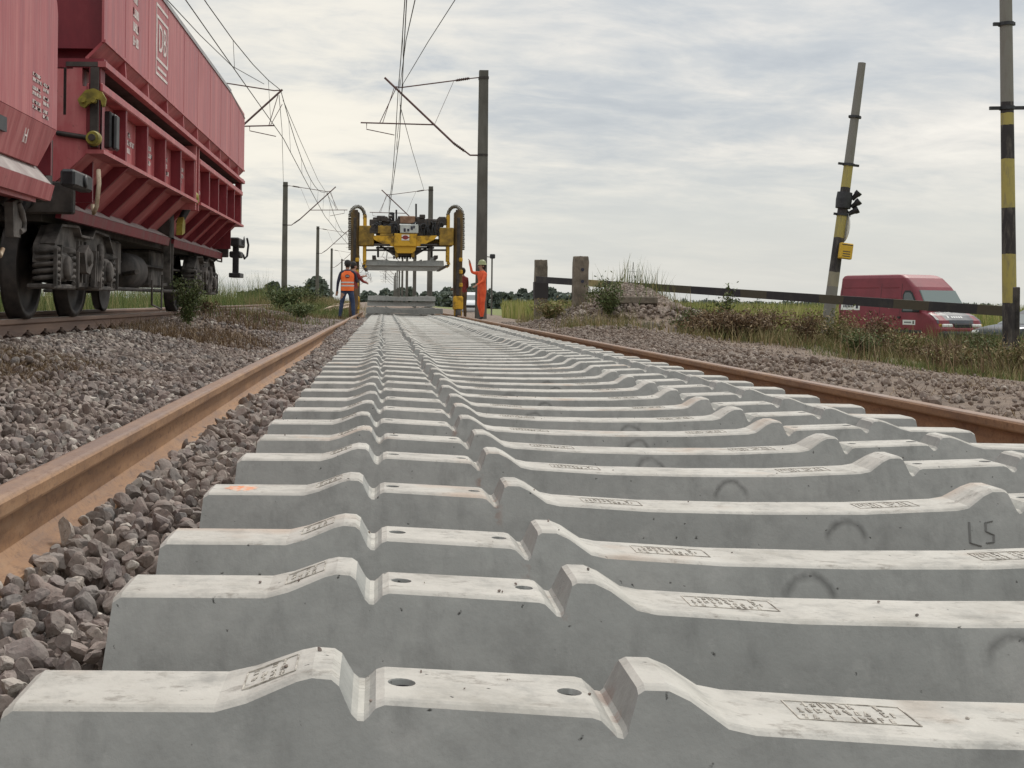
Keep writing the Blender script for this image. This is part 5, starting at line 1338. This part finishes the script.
def car(label, loc, ang, paint, hidden=False):
    root = empty('parked_car', loc, label, 'car'); root.rotation_euler = (0, 0, ang); h = 2.15
    lv = [(.22, -h + .1, h - .1, .78, .3), (.38, -h, h, .85, .32), (.62, -h, h - .02, .86, .34), (.80, -h + .03, h - .15, .85, .36), (.90, -h + .06, h - .7, .83, .36), (.95, -h + .2, h - 1.1, .80, .3), (1.30, -h + .55, h - 1.85, .64, .26), (1.42, -h + .8, h - 2.1, .58, .25), (1.46, -h + 1.1, h - 2.4, .48, .2)]
    vs, fs = loft(lv); mb = MB(); mb.add(vs, fs, 0); b = mb.build('body', paint, root)
    for p in b.data.polygons: p.use_smooth = len(p.vertices) == 4
    hwz = lambda z: float(np.interp(z, [l[0] for l in lv], [l[3] for l in lv])); fx = lambda z: float(np.interp(z, [l[0] for l in lv], [l[2] for l in lv])); rx = lambda z: float(np.interp(z, [l[0] for l in lv], [l[1] for l in lv]))
    for s in (-1, 1):
        for (xa, xb, xc, xd) in ((-h + .75, -.1, -.1, -h + .95), (0, h - 1.45, h - 1.95, 0)):
            q = MB(); q.add([(x, s * (hwz(z) + .008), z) for x, z in ((xa, .98), (xb, .98), (xc, 1.28), (xd, 1.28))], [(0, 1, 2, 3)]); q.build('side_window', M['glass'], root)
    q = MB(); q.add([(fx(.98) + .012, -.66, .98), (fx(.98) + .012, .66, .98), (fx(1.28) + .012, .50, 1.28), (fx(1.28) + .012, -.50, 1.28)], [(0, 1, 2, 3)]); q.build('windscreen', M['glass'], root)
    q = MB(); q.add([(rx(.98) - .012, -.66, .98), (rx(.98) - .012, .66, .98), (rx(1.28) - .012, .50, 1.28), (rx(1.28) - .012, -.50, 1.28)], [(0, 1, 2, 3)]); q.build('rear_window', M['glass'], root)
    for s in (-1, 1):
        q = MB(); q.box((h - .32, s * .6 - .17, .62), (h - .06, s * .6 + .14, .76), bev=.05); q.build('headlight', M['lamp'], root)
    q = MB(); q.box((h - .15, -.4, .5), (h + .01, .4, .66), bev=.02); q.build('grille', M['trim'], root)
    wheel_pair(root, (h - .78, -h + .75), .84, .30)
q = P(998, 330, 41); car('dark car at the right edge, its nose showing beside the striped pole', (q.x + 1.9, 42.4, g(q.x, 41)), R(205), M['car_dark'])
q = P(469.8, 310, 82); car('white car parked far away between the crane leg and the orange overalls', (q.x, 82, q.z - .35), R(-92), M['car_white'])
bpy.data.objects[-1] if False else None
# ---------------------------------------------------------------- vegetation
def blades(name, pts, H, W, material, lean=.35, label=None, cat=None, kind='stuff', rn=None, parent=None, segs=3):
    pts = np.asarray(pts, float); N = len(pts); H = np.broadcast_to(H, N); W = np.broadcast_to(W, N)
    th = rng.uniform(0, 2 * PI, N); fa = rng.uniform(0, 2 * PI, N); ln = rng.uniform(.05, 1, N) * lean
    d = np.stack([np.cos(th), np.sin(th), np.zeros(N)], 1); wv = np.stack([np.cos(fa), np.sin(fa), np.zeros(N)], 1)
    V = []
    for k in range(segs + 1):
        t = k / segs; c = pts + d * (ln * H * t ** 1.8)[:, None]; c[:, 2] += H * t * (1 - .15 * ln * t)
        w = wv * (W * (1 - t * .93) * .5)[:, None]; V += [c - w, c + w]
    V = np.stack(V, 1).reshape(-1, 3); m = 2 * (segs + 1); base = np.arange(N)[:, None] * m
    Fc = np.concatenate([base + np.array([2 * k, 2 * k + 1, 2 * k + 3, 2 * k + 2]) for k in range(segs)])
    rn = rng.random(N) if rn is None else rn
    o = big_mesh(name, V, Fc, 4, material, np.repeat(rn, m), parent=parent)
    if parent is None: tag(o, label, cat, kind=kind)
    return o
def scatter(n, x0, x1, y0, y1, f=None, clump=0, cs=.3):
    if clump:
        k = max(1, n // clump); cx = rng.uniform(x0, x1, k); cy = rng.uniform(y0, y1, k); i = rng.integers(0, k, n)
        X = cx[i] + rng.normal(0, cs, n); Y = cy[i] + rng.normal(0, cs, n)
    else: X = rng.uniform(x0, x1, n); Y = rng.uniform(y0, y1, n)
    if f is not None: k = f(X, Y); X, Y = X[k], Y[k]
    return np.stack([X, Y, G(X, Y) - .02], 1)
def hmod(p, s=1.3, seed=0):
    return .75 + .35 * np.sin(p[:, 0] * s + seed) * np.sin(p[:, 1] * s * .7 + 1.3 * seed) + .2 * np.sin(p[:, 0] * 3.1 * s + p[:, 1] * 2.3)
nearedge = lambda X, Y: (X > np.interp(Y, [12, 16.5, 20, 24, 27, 30, 34], [9.5, 7.9, 7.2, 6.9, 6.6, 5.2, 4.4]) + .35 * np.sin(Y * 2.1) + .2 * np.sin(Y * 5.3)) & (X / Y < .56) & (X / Y > .09)
# right band of dry weeds
p = scatter(60000, 4, 15, 14, 36, nearedge, 40, .28); h = .60 * hmod(p) * rng.uniform(.4, 1.2, len(p)) * np.clip(.45 + (p[:, 0] - np.interp(p[:, 1], [14, 20, 27, 34], [8, 7.2, 6.2, 4.5])) * .5, .45, 1.0) * np.clip(1.05 - (p[:, 0] / p[:, 1] - .30) * 1.6, .75, 1.05)
blades('dry_weeds', p, h * (.72 + .5 * np.sin(p[:, 0] * 2.3 + p[:, 1] * 1.1) * np.sin(p[:, 1] * 1.9)), .013, M['grass_dry'], .95, 'dry brown weeds growing along the striped beam', 'weeds')
p = scatter(5000, 5, 14, 15, 34, nearedge, 24, .25); blades('tall_weeds', p, .55 * rng.uniform(.6, 1.25, len(p)), .016, M['brush'], .8, 'taller reddish brown stalks rising from the weeds', 'weeds')
p = scatter(24000, 4.5, 24, 27, 44, lambda X, Y: (X / Y > .15) & (X / Y < .52) & ~((X > 15.5) & (X < 20.8) & (Y > 38.5)), 50, .5); h = .74 * hmod(p, .8, 2) * rng.uniform(.5, 1.2, len(p))
blades('green_weeds', p, h, .02, M['grass_green'], .45, 'greener weeds in front of the red van', 'weeds')
p = scatter(14000, 3.3, 9, 14, 36, lambda X, Y: (X / Y > .10) & ((X < 7) | (Y > 20)), 45, .22)
blades('low_weeds', p[p[:, 1] > 21], .26 * rng.uniform(.5, 1.3, (p[:, 1] > 21).sum()), .014, M['grass_dry'], .7, 'low tufts of weeds on the stone heap and verge', 'weeds')
# short olive grass strip at the near edge
p = scatter(9000, 6.2, 9.5, 15.5, 26, lambda X, Y: nearedge(X + .35, Y) & ~nearedge(X - .8, Y)); blades('verge_grass', p, rng.uniform(.05, .16, len(p)), .010, M['grass_green'], .8, 'short olive grass strip at the front of the weeds', 'grass')
p = scatter(16000, 2.8, 7.4, 5.5, 24, None, 25, .12); blades('dry_litter', p, rng.uniform(.015, .07, len(p)), .006, M['brush'], 2.5, 'dead stalks and litter strewn on the bare earth right of the rail', 'litter')
# crops beyond
def crop(n, x0, x1, y0, y1, hh, f=None, name='crop_field', lab=''):
    p = scatter(n, x0, x1, y0, y1, f); blades(name, p, (hh - G(p[:, 0], p[:, 1])) * rng.uniform(.6, 1.1, len(p)), .05 + .0006 * p[:, 1], M['corn'], .3, lab, 'crop')
crop(60000, 4, 60, 54, 130, .80, lambda X, Y: (X / Y < .52) & (X / Y > .09) & (X > 5.0 + (Y - 54) * .02) & (rng.random(len(X)) < np.clip(60. / Y, .2, 1)), lab='tall pale green crop field behind the red van and the posts')
# left weeds between and beyond the tracks
p = scatter(26000, -2.95, -1.5, 20, 60, lambda X, Y: (rng.random(len(X)) < np.clip((Y - 20) / 18, 0, 1)) & (np.sin(Y * .8) + np.sin(Y * .37 + 1) > -.5), 50, .3); h = .30 * hmod(p, 1.1, 1) * rng.uniform(.4, 1.3, len(p))
blades('green_weeds', p, h, .018, M['grass_green'], .5, 'green weeds growing between the wagon track and the rusty rail', 'weeds')
p = scatter(42000, -17, -5.6, 14, 75, lambda X, Y: (X / Y > -.42) & (X < -5.8), 60, .5); h = np.clip(.7 + (p[:, 1] - 20) * .02, .7, 1.5) * hmod(p, .7, 3) * rng.uniform(.4, 1.2, len(p))
blades('verge_weeds', p, h, .022, M['grass_green'], .5, 'tall green and straw coloured weeds beyond the wagon track', 'weeds')
p = scatter(9000, -7, -2.2, 56, 100, None, 60, .6); blades('verge_weeds', p, rng.uniform(.2, .7, len(p)), .03, M['grass_dry'], .5, 'far dry weeds along the left track beside the masts', 'weeds')
p = scatter(9000, -2.8, -1.95, 7.2, 9.4, None, 40, .10); blades('dry_weeds', p, rng.uniform(.02, .11, len(p)), .005, M['brush'], 2.2, 'dead brown weeds on the ballast below the nearest wagon', 'weeds')
p = scatter(12000, -3.0, -1.6, 13.5, 26, lambda X, Y: np.sin(Y * 1.7) + np.sin(Y * .9) > -.3, 30, .2); blades('dry_weeds', p, rng.uniform(.05, .2, len(p)), .008, M['brush'], .9, 'brown dead weeds on the earth bank left of the rusty rail', 'weeds')
p = scatter(2600, -2.6, -1.0, 26, 44, None, 26, .25); blades('dry_weeds', p, rng.uniform(.05, .22, len(p)), .012, M['brush'], .9, 'brown undergrowth near the loose pale rails', 'weeds')

def bush(name, loc, size, n, material, label, cat='bush', stems=9, leaf=.03):
    root = empty(name, loc, label, cat); S = np.array(size)
    st = MB(); tips = []; r = random.Random(int(abs(loc[0] * 97 + loc[1] * 13)))
    for k in range(stems):
        a = r.uniform(0, 2 * PI); q = Vector((math.cos(a) * size[0] * r.uniform(.2, .9), math.sin(a) * size[1] * r.uniform(.2, .9), size[2] * r.uniform(.6, 1.1)))
        pts = [Vector((q.x * t ** 1.5 * 1.0, q.y * t ** 1.5, q.z * t)) for t in (0, .25, .5, .75, 1)]; st.tube(pts, [.008, .007, .006, .004, .002], 5); tips.append(pts)
    st.build('stem', M['stem'], root)
    C = []
    for _ in range(n):
        pts = r.choice(tips); t = r.random() ** .6 * 4; i = min(int(t), 3); c = pts[i].lerp(pts[i + 1], t - i); sp = .07 + .12 * (t / 4)
        C.append(c + Vector((r.gauss(0, sp * S[0]), r.gauss(0, sp * S[1]), r.gauss(0, sp * S[2] * .7))))
    C = np.array([c[:] for c in C]); N = len(C)
    u = rng.normal(size=(N, 3)); u /= np.linalg.norm(u, axis=1)[:, None]; w = np.cross(u, rng.normal(size=(N, 3))); w /= np.linalg.norm(w, axis=1)[:, None]
    L = rng.uniform(.6, 1.3, N)[:, None] * leaf
    V = np.stack([C - u * L, C + w * L * .35, C + u * L, C - w * L * .35], 1).reshape(-1, 3); Fc = np.arange(N * 4).reshape(-1, 4)
    big_mesh('leaves', V, Fc, 4, material, np.repeat(rng.random(N), 4), parent=root)
    return root
q = P(186, 326, 17.6); bush('weed_bush', (q.x, 17.6, g(q.x, 17.6)), (.30, .3, .52), 2600, M['leafy'], 'leafy weed bush growing in front of the far wheels of the red wagon', leaf=.022)
q = P(206, 318, 22); bush('weed_bush', (q.x, 22, g(q.x, 22)), (.28, .3, .25), 900, M['brush'], 'low dead bush right of the leafy one at the wagon', leaf=.025)
q = P(283, 310, 33); bush('weed_bush', (q.x, 33, g(q.x, 33)), (.55, .6, .62), 2200, M['leafy'], 'tall green reedy bush between the tracks, left of the orange vest', leaf=.05)
q = P(300, 316, 28); bush('weed_bush', (q.x, 28, g(q.x, 28)), (.5, .5, .30), 1600, M['leafy'], 'low round green bush in front of the reedy one', leaf=.035)
q = P(312, 306, 60); bush('weed_bush', (q.x, 58, g(q.x, 58)), (.6, .6, .9), 900, M['leafy'], 'small pale bush beside the second left mast', leaf=.06)
q = P(724, 300, 24.5); bush('sapling', (q.x, 24.5, g(q.x, 24.5)), (.26, .26, .82), 420, M['leafy'], 'thin sapling sticking up above the striped beam', 'sapling', 5, .04)
q = P(430 + 300, 336, 22.6); bush('dead_bush', (q.x, 22.6, g(q.x, 22.6)), (1.15, .8, .42), 9000, M['brush'], 'wide tangled brown bush under the middle of the striped beam', leaf=.035, stems=40)
q = P(880, 345, 23.0); bush('dead_bush', (q.x, 23.0, g(q.x, 23)), (.35, .35, .62), 1700, M['brush'], 'dark brown bush in front of the van door', leaf=.035, stems=14)
q = P(610, 312, 25.6); bush('weed_bush', (q.x, 25.6, g(q.x, 25.6)), (.5, .4, .62), 2300, M['leafy'], 'green brown weed bush on the front of the stone heap', leaf=.03, stems=16)
q = P(552, 322, 26.2); bush('weed_bush', (q.x, 26.2, g(q.x, 26.2)), (.45, .4, .35), 1500, M['grass_dry'], 'dry bush between the two concrete posts', leaf=.035, stems=14)

LB = ['low dry bush in the weeds, first from the stone heap', 'olive bush in the weeds under the beam, below its left dark stretch', 'reddish dry bush in front of the leaning pole foot', 'olive leafy bush in front of the leaning striped pole', 'dry bush below the rear end of the van', 'green bush in the weeds below the van sticker', 'straw coloured bush below the van windscreen', 'low brown bush in front of the van headlamps', 'green bush at the left side of the upright striped pole', 'dry bush at the foot of the upright striped pole']
for k, (px, Y, w_, h_) in enumerate([(690, 24.5, .5, .4), (760, 24.0, .6, .55), (805, 22.0, .5, .5), (835, 22.5, .5, .6), (862, 20.5, .45, .34), (905, 21.5, .5, .40), (935, 20.0, .5, .30), (960, 19.2, .5, .30), (985, 19.8, .4, .5), (1015, 18.2, .4, .45)]):
    x_ = P(px, 330, Y).x; bush('weed_bush', (x_, Y, g(x_, Y)), (w_, .45, h_), 1500, [M['leafy'], M['grass_dry'], M['brush'], M['grass_dry']][k % 4], LB[k], leaf=.03, stems=16)
# distant woods: one mass of leaf clumps with a ragged outline
def woods(label, x0, x1, y, h, n):
    r = rng
    nt = int((x1 - x0) / 1.5); tx = r.uniform(x0, x1, nt); ty = y + r.uniform(-14, 14, nt); th = h * (.72 + .2 * np.sin(tx * .35) + .1 * np.sin(tx * 1.1)) * r.uniform(.75, 1.1, nt); tr = th * r.uniform(.26, .42, nt)
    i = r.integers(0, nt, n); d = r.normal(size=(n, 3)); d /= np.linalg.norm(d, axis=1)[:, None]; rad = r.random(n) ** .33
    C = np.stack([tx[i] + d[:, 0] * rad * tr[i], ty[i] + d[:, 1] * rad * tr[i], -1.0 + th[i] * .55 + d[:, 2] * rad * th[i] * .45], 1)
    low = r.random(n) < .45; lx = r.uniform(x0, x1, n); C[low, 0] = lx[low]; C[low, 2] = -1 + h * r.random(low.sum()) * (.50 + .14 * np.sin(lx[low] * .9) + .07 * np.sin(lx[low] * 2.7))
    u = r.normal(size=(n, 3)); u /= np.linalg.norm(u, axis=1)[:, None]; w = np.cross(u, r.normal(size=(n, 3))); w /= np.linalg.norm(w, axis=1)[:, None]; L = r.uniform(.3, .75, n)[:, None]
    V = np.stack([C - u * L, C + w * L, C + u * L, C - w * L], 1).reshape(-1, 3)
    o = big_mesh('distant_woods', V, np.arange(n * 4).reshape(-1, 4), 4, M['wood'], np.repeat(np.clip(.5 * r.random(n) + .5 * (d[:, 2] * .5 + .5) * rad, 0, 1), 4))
    tag(o, label, 'woods', kind='stuff')
woods('dark line of distant trees right of the crane on the horizon', 14, 56, 330, 6.0, 60000)
woods('dark line of distant trees seen under the crane', -8, 22, 420, 7.0, 40000)
woods('distant trees on the horizon left of the orange vest', -24, -12, 300, 6.5, 14000)
woods('low far bushes on the horizon beside the left masts', -20, -14.5, 190, 3.8, 9000)
woods('faint far trees on the flat horizon to the right', 50, 420, 900, 7.0, 30000)

# slender distant poles
q = P(491.5, 306, 75); lp = MB((q.x, 75, 0)); lp.tube([(q.x, 75, g(q.x, 75) - .3), (q.x, 75, P(490, 257, 75).z)], .05, 6); a = P(490, 257, 75); lp.tube([a, a + Vector((-.4, 0, .03))], .03, 6)
o = lp.build('street_lamp', M['conc_mast']); o.location = (q.x, 75, 0); tag(o, 'thin distant lamp post just right of the tallest mast', 'lamp post')
lh = MB((q.x, 75, 0)); b_ = P(492.5, 256.5, 75); lh.box(b_ - Vector((.15, .1, .12)), b_ + Vector((.15, .1, .14)), bev=.04); lh.build('lamp_head', M['black_metal'], o)
q = P(633, 285, 420); pyl = MB((q.x, 420, 0))
zt_ = P(633, 262, 420).z
for s in (-1, 1): pyl.bar((q.x + s * 1.3, 420, -1), (q.x, 420, zt_), .12)
for k in range(5): z_ = zt_ * (k + 1) / 6.; pyl.bar((q.x - 1.2 * (1 - (k + 1) / 6), 420, z_), (q.x + 1.2 * (1 - (k + 1) / 6), 420, z_ + .6), .08)
pyl.bar((q.x - 1.6, 420, zt_ * .78), (q.x + 1.6, 420, zt_ * .78), .1)
o = pyl.build('pylon', M['conc_mast']); o.location = (q.x, 420, 0); tag(o, 'faint lattice pylon on the horizon above the stone heap', 'pylon')

# ---------------------------------------------------------------- sky, sun, camera
SUN_EL, SUN_AZ = R(48), R(28)     # azimuth measured from +Y (along the track) towards +X
w = bpy.data.worlds.new('World'); sc.world = w; w.use_nodes = True; nt = w.node_tree; nt.nodes.clear()
class W(NT):
    def __init__(s): s.t = nt; s.n = nt.nodes; s.b = None
t = W()
out = t.new('ShaderNodeOutputWorld'); bg = t.new('ShaderNodeBackground'); t.l(bg.outputs[0], out.inputs[0])
sky = t.new('ShaderNodeTexSky', sky_type='NISHITA'); sky.sun_disc = False; sky.sun_elevation = SUN_EL; sky.sun_rotation = SUN_AZ; sky.dust_density = 3.0; sky.air_density = 1.0
d = t.coord('Generated'); s = t.sep(d); z = t.math('MAXIMUM', s[2], 0.0)
den = t.math('ADD', z, .15)
pv = t.comb(t.math('DIVIDE', s[0], den), t.math('DIVIDE', s[1], den), 0.0)
rot = t.mapping(pv, (1, 1, 1), (0, 0, R(-18)))
big = t.noise(t.mapping(rot, (.62, .85, 1), loc=(3.1, 1.2, 0)), 1.0, 4, .55, .3)
med = t.noise(t.mapping(rot, (1.9, 2.7, 1), loc=(1.7, 5.2, 2)), 1.0, 7, .6, .4)
fin = t.noise(t.mapping(rot, (6.5, 9.0, 1), loc=(.7, 2.2, 4)), 1.0, 7, .62, .5)
cov = t.math('ADD', t.math('ADD', t.math('MULTIPLY', big, .50), t.math('MULTIPLY', med, .36)), t.math('MULTIPLY', fin, .14))
cloud = t.ramp(cov, [(.38, (.46, .505, .555)), (.45, (.56, .595, .625)), (.495, (.66, .675, .675)), (.54, (.79, .775, .74)), (.61, (.94, .905, .84))])
# pale even veil near the horizon
veil = t.math('MULTIPLY', t.math('SUBTRACT', .118, z), 16.0, clamp=True)
cloud = t.mix(t.math('MULTIPLY', veil, .80), cloud, (.715, .735, .71))
nb = t.new('ShaderNodeVectorMath', operation='SCALE'); t.l(sky.outputs[0], nb.inputs[0]); nb.inputs['Scale'].default_value = .10
cloud = t.mix(.14, cloud, nb.outputs[0])
# brighter cream patch where the sun thins the cloud low ahead
gd = t.new('ShaderNodeVectorMath', operation='DOT_PRODUCT'); t.l(d, gd.inputs[0]); gd.inputs[1].default_value = Vector((-.06, .985, .125)).normalized()
gl = t.math('POWER', t.math('MAXIMUM', gd.outputs['Value'], 0.0), 70.0)
cloud = t.mix(t.math('MULTIPLY', t.math('MULTIPLY', gl, t.ramp(cov, [(.44, .15), (.56, 1.0)])), .75), cloud, (.98, .93, .81))
# overcast brightening towards the zenith
gain = t.math('ADD', 1.0, t.math('MULTIPLY', t.math('MAXIMUM', t.math('SUBTRACT', s[2], .22), 0.0), 1.35))
sc2 = t.new('ShaderNodeVectorMath', operation='SCALE'); t.l(cloud, sc2.inputs[0]); t.l(gain, sc2.inputs['Scale'])
t.l(sc2.outputs[0], bg.inputs['Color']); bg.inputs['Strength'].default_value = 1.0

sl = bpy.data.lights.new('sun', 'SUN'); sl.energy = 1.6; sl.angle = R(12); sl.color = (1.0, .95, .87)
so = bpy.data.objects.new('sun', sl); col.objects.link(so)
dirv = Vector((math.sin(SUN_AZ) * math.cos(SUN_EL), math.cos(SUN_AZ) * math.cos(SUN_EL), math.sin(SUN_EL)))
so.rotation_mode = 'QUATERNION'; so.rotation_quaternion = dirv.to_track_quat('Z', 'Y')
cd = bpy.data.cameras.new('camera'); co = bpy.data.objects.new('camera', cd); col.objects.link(co)
cd.sensor_width = 36; cd.lens = 36 * F / 1024; cd.shift_x = (512 - CX) / 1024; cd.shift_y = -(384 - CY) / 1024
cd.clip_start = .05; cd.clip_end = 6000
co.matrix_world = Matrix.Translation((0, 0, CZ)) @ Matrix.Rotation(PI / 2, 4, 'X') @ Matrix.Rotation(ROLL, 4, 'Z')
sc.camera = co
sc.view_settings.view_transform = 'Standard'; sc.view_settings.look = 'None'; sc.view_settings.exposure = 0.0; sc.view_settings.gamma = 1.0
sc.view_settings.use_curve_mapping = False
